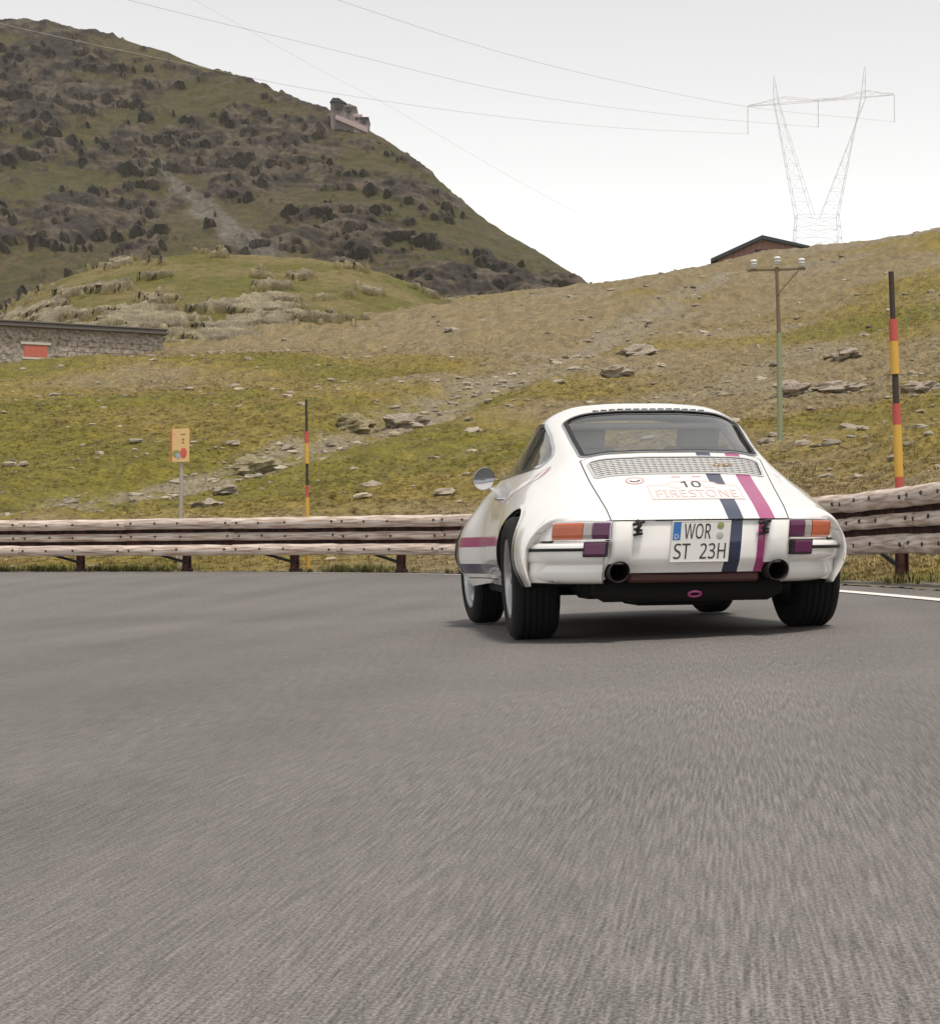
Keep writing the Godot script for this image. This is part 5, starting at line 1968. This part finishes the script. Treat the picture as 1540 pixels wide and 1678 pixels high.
		ex.lathe(Transform3D(Basis(Vector3(1, 0, 0), PI / 2), Vector3(0.378 * sx, 0.325, 0)), [Vector2(0.030, 0.35), Vector2(0.034, 0.55), Vector2(0.046, 0.74), Vector2(0.050, 0.862), Vector2(0.048, 0.866), Vector2(0.045, 0.862), Vector2(0.042, 0.74), Vector2(0.030, 0.60), Vector2(0.0, 0.58)], 24)
		part("exhaust_pipe", ex, M.exhaust, root)

	# --- licence plate
	var pb := Buf.new()
	pb.box(Vector3(-0.14, 0.366, 0.812), Vector3(0.14, 0.560, 0.832), 0.003)
	var np := part("licence_plate", pb, M.plate_white, root)
	var fm := Buf.new()
	for q: Array in [[-0.139, 0.367, 0.139, 0.3705], [-0.139, 0.5555, 0.139, 0.559], [-0.139, 0.3705, -0.1355, 0.5555], [0.1355, 0.3705, 0.139, 0.5555]]:
		fm.box(Vector3(q[0], q[1], 0.831), Vector3(q[2], q[3], 0.8335))
	part("plate_rim", fm, M.plate_white, np)
	fm = Buf.new()
	fm.box(Vector3(-0.1355, 0.470, 0.831), Vector3(-0.098, 0.5555, 0.8330))
	part("blue_field", fm, M.plate_blue, np)
	part("lettering", text_at("D", 0.018, 0.022, Vector3(-0.117, 0.486, 0.833)), M.plate_white, np)
	part("lettering", text_at("WOR", 0.128, 0.070, Vector3(-0.018, 0.511, 0.832)), M.plate_black, np)
	part("lettering", text_at("ST", 0.078, 0.072, Vector3(-0.085, 0.418, 0.832)), M.plate_black, np)
	part("lettering", text_at("23H", 0.122, 0.072, Vector3(0.062, 0.418, 0.832)), M.plate_black, np)
	for q: Array in [[0.537, "seal_green"], [0.490, "seal_grey"]]:
		fm = Buf.new()
		fm.lathe(Transform3D(Basis(Vector3(1, 0, 0), PI / 2), Vector3(0.090, q[0], 0.832)), [Vector2(0, 0.0022), Vector2(0.0165, 0.002), Vector2(0.0165, -0.001)], 18)
		part("seal", fm, M[q[1]], np)

	# --- underneath
	var un := Buf.new()
	un.box(Vector3(-0.70, 0.19, -1.92), Vector3(0.70, 0.27, -0.36), 0.02)
	un.box(Vector3(-0.42, 0.20, -2.9), Vector3(0.42, 0.45, -1.9), 0.04)
	un.box(Vector3(-0.42, 0.20, -0.40), Vector3(0.42, 0.50, 0.10), 0.04)
	part("floor_pan", un, M.underside, root)
	un = Buf.new()
	un.box(Vector3(-0.26, 0.155, 0.0), Vector3(0.26, 0.45, 0.55), 0.06)
	un.box(Vector3(-0.50, 0.19, 0.10), Vector3(-0.28, 0.34, 0.52), 0.05)
	un.box(Vector3(0.28, 0.19, 0.10), Vector3(0.50, 0.34, 0.52), 0.05)
	un.box(Vector3(-0.72, 0.33, 0.36), Vector3(0.72, 0.50, 0.60), 0.05)
	part("engine", un, M.underside, root)
	un = Buf.new()
	un.tube([Vector3(-0.46, 0.25, 0.62), Vector3(-0.40, 0.25, 0.62), Vector3(0.40, 0.25, 0.62), Vector3(0.46, 0.25, 0.62)], [0.04, 0.072, 0.072, 0.04], 16)
	part("muffler", un, M.underside, root)
	un = Buf.new()
	un.box(Vector3(-0.315, 0.272, 0.60), Vector3(0.315, 0.318, 0.765), 0.012)
	part("engine_tin", un, M.engine_tin, root)
	un = Buf.new()
	for k in 16:
		var a0 := TAU * k / 16
		var a1 := TAU * (k + 1) / 16
		un.tube([Vector3(0.01 + 0.030 * cos(a0), 0.215 + 0.012 * sin(a0), 0.765 + 0.01 * sin(a0)), Vector3(0.01 + 0.030 * cos(a1), 0.215 + 0.012 * sin(a1), 0.765 + 0.01 * sin(a1))], [0.006], 6)
	part("tow_eye", un, M.magenta, root)
	for sx: float in [-1.0, 1.0]:
		un = Buf.new()
		un.tube([Vector3(0.2 * sx, 0.25, 0.0), Vector3(0.66 * sx, 0.30, 0.0)], [0.03], 10)
		un.tube([Vector3(0.45 * sx, 0.30, -0.45), Vector3(0.62 * sx, 0.28, 0.0)], [0.04], 8)
		un.tube([Vector3(0.2 * sx, 0.24, -2.268), Vector3(0.64 * sx, 0.28, -2.268)], [0.025], 8)
		part("suspension_arm", un, M.underside, root)

	# --- cabin
	for sx: float in [-1.0, 1.0]:
		var se := Buf.new()
		se.bar(Transform3D(Basis(Vector3(1, 0, 0), -0.10), Vector3(0.33 * sx, 0.50, -1.35)), Vector3(0.22, 0.09, 0.25), 0.05)
		se.bar(Transform3D(Basis(Vector3(1, 0, 0), 0.22), Vector3(0.33 * sx, 0.76, -1.06)), Vector3(0.22, 0.26, 0.055), 0.045)
		se.bar(Transform3D(Basis(Vector3(1, 0, 0), 0.20), Vector3(0.33 * sx, 1.06, -1.0)), Vector3(0.12, 0.075, 0.04), 0.03)
		part("seat", se, M.seat_cloth, root)
	var rb := Buf.new()
	rb.tube([Vector3(-0.58, 0.5, -0.86), Vector3(-0.53, 1.0, -0.86), Vector3(-0.42, 1.12, -0.86), Vector3(0.42, 1.12, -0.86), Vector3(0.53, 1.0, -0.86), Vector3(0.58, 0.5, -0.86)], [0.02], 10)
	part("roll_bar", rb, M.seat_cloth, root)
	rb = Buf.new()
	rb.box(Vector3(-0.6, 0.80, -2.08), Vector3(0.6, 0.88, -1.85), 0.03)
	part("dashboard", rb, M.cabin, root)
	rb = Buf.new()
	rb.box(Vector3(-0.55, 0.62, -0.62), Vector3(0.55, 0.80, -0.10), 0.03)
	part("parcel_shelf", rb, M.cabin, root)
	# --- mirror, handles, headlamps
	var mi := Buf.new()
	mi.lathe(Transform3D(Basis(Vector3.UP, deg_to_rad(12)) * Basis(Vector3(1, 0, 0), PI / 2), Vector3(-0.80, 0.872, -1.83)), [Vector2(0.0, -0.07), Vector2(0.04, -0.062), Vector2(0.064, -0.03), Vector2(0.070, -0.004), Vector2(0.068, 0.004)], 28)
	var mo := part("door_mirror", mi, M.chrome, root)
	mi = Buf.new()
	mi.lathe(Transform3D(Basis(Vector3.UP, deg_to_rad(12)) * Basis(Vector3(1, 0, 0), PI / 2), Vector3(-0.80, 0.872, -1.83)), [Vector2(0.0, 0.0), Vector2(0.067, 0.001)], 28)
	part("mirror_glass", mi, M.chrome, mo)
	mi = Buf.new()
	mi.tube([Vector3(-0.70, 0.80, -1.86), Vector3(-0.75, 0.815, -1.85), Vector3(-0.79, 0.85, -1.85)], [0.018, 0.012, 0.012], 8)
	part("mirror_stalk", mi, M.chrome, mo)
	for sx: float in [-1.0, 1.0]:
		var dh := Buf.new()
		dh.tube([Vector3(0.77 * sx, 0.715, -0.98), Vector3(0.80 * sx, 0.722, -0.97), Vector3(0.80 * sx, 0.722, -0.85), Vector3(0.765 * sx, 0.72, -0.84)], [0.012], 8)
		part("door_handle", dh, M.chrome, root)
		var hl := Buf.new()
		hl.lathe(Transform3D(Basis(Vector3(1, 0, 0), -PI / 2 + 0.35), Vector3(0.60 * sx, 0.575, -2.96)), [Vector2(0.0, 0.05), Vector2(0.06, 0.04), Vector2(0.088, 0.015), Vector2(0.095, -0.04)], 24)
		part("headlamp", hl, M.clear_lens, root)
	# front bumper
	var fb := Buf.new()
	fb.tube([Vector3(-0.74, 0.40, -2.72), Vector3(-0.66, 0.40, -3.03), Vector3(-0.4, 0.40, -3.14), Vector3(0, 0.40, -3.17), Vector3(0.4, 0.40, -3.14), Vector3(0.66, 0.40, -3.03), Vector3(0.74, 0.40, -2.72)], [0.055], 12)
	part("front_bumper", fb, M.paint, root)

	# --- wheels stand on the road, square to it
	var specs := [[-1.0, 0.0, 0.118, 0.714, 0.316], [1.0, 0.0, 0.118, 0.714, 0.316], [-1.0, -2.268, 0.098, 0.732, 0.305], [1.0, -2.268, 0.098, 0.732, 0.305]]
	for q: Array in specs:
		var wh := Node3D.new()
		wh.name = "wheel"
		root.add_child(wh, true)
		var steer := deg_to_rad(5.0) if q[1] < -1.0 else 0.0
		wh.transform = Transform3D(Basis(Vector3.UP, steer), Vector3(q[3] * q[0], q[4] - 0.004, q[1]))
		var hw: float = q[2]
		var R: float = q[4]
		var ax := Transform3D(Basis(Vector3(0, 0, 1), -PI / 2 * q[0]), Vector3.ZERO)   # lathe axis points outwards
		var ty := Buf.new()
		var prof := [Vector2(0.196, -hw + 0.02), Vector2(0.225, -hw - 0.002), Vector2(R - 0.045, -hw), Vector2(R - 0.02, -hw + 0.010), Vector2(R - 0.004, -hw + 0.03)]
		var n_gr := 5
		for k in n_gr:
			var c := lerpf(-hw + 0.055, hw - 0.055, float(k) / (n_gr - 1))
			prof.append_array([Vector2(R, c - 0.006), Vector2(R - 0.007, c - 0.0045), Vector2(R - 0.007, c + 0.0045), Vector2(R, c + 0.006)])
		prof.append_array([Vector2(R - 0.004, hw - 0.03), Vector2(R - 0.02, hw - 0.010), Vector2(R - 0.045, hw), Vector2(0.225, hw + 0.002), Vector2(0.196, hw - 0.02)])
		ty.lathe(ax, prof, 56)
		put("tyre", ty.mesh(), M.tyre, wh)
		var rm := Buf.new()
		rm.lathe(ax, [Vector2(0.19, -hw + 0.015), Vector2(0.175, -hw + 0.04), Vector2(0.172, hw - 0.075), Vector2(0.178, hw - 0.03), Vector2(0.190, hw - 0.018), Vector2(0.203, hw - 0.008), Vector2(0.203, hw - 0.016)], 48)
		for k in 5:
			var a := TAU * k / 5.0
			# petal spoke from hub to rim
			var wrows := []
			for e in 6:
				var rr := lerpf(0.03, 0.176, e / 5.0)
				var hw2 := lerpf(0.022, 0.052, e / 5.0)
				var dep := hw - 0.035 - 0.030 * sin(e / 5.0 * PI * 0.9)
				var row := PackedVector3Array()
				for s in 5:
					var off := lerpf(-hw2, hw2, s / 4.0)
					row.append(ax * Vector3(cos(a) * rr - sin(a) * off, dep + 0.012 * (1.0 - pow(absf(s - 2.0) / 2.0, 2.0)), sin(a) * rr + cos(a) * off))
				wrows.append(row)
			var sp := Buf.new()
			sp.sheet(wrows)
			for i in sp.n.size():
				if sp.n[i].x * q[0] < 0: sp.n[i] = -sp.n[i]
			rm.add(sp)
		rm.lathe(ax, [Vector2(0.0, hw - 0.015), Vector2(0.028, hw - 0.018), Vector2(0.036, hw - 0.03), Vector2(0.036, hw - 0.06)], 20)
		put("rim", rm.mesh(), M.alloy, wh)
		var dsk := Buf.new()
		dsk.lathe(ax, [Vector2(0.05, hw - 0.075), Vector2(0.14, hw - 0.075), Vector2(0.14, hw - 0.095), Vector2(0.05, hw - 0.095)], 24)
		put("brake_disc", dsk.mesh(), M.dark_steel, wh)

func text_at(txt: String, w: float, h: float, at: Vector3) -> Buf:
	var b := text_buf(txt, w, h, 0.0016)
	for i in b.v.size(): b.v[i] += at
	return b

func arm_top(t: float) -> float:
	# height of the crossarm's upper chord: humps over the two legs
	return 2.0 + 9.0 * maxf(0.0, 1.0 - absf(t - 0.24) / 0.2) + 9.0 * maxf(0.0, 1.0 - absf(t - 0.80) / 0.17)
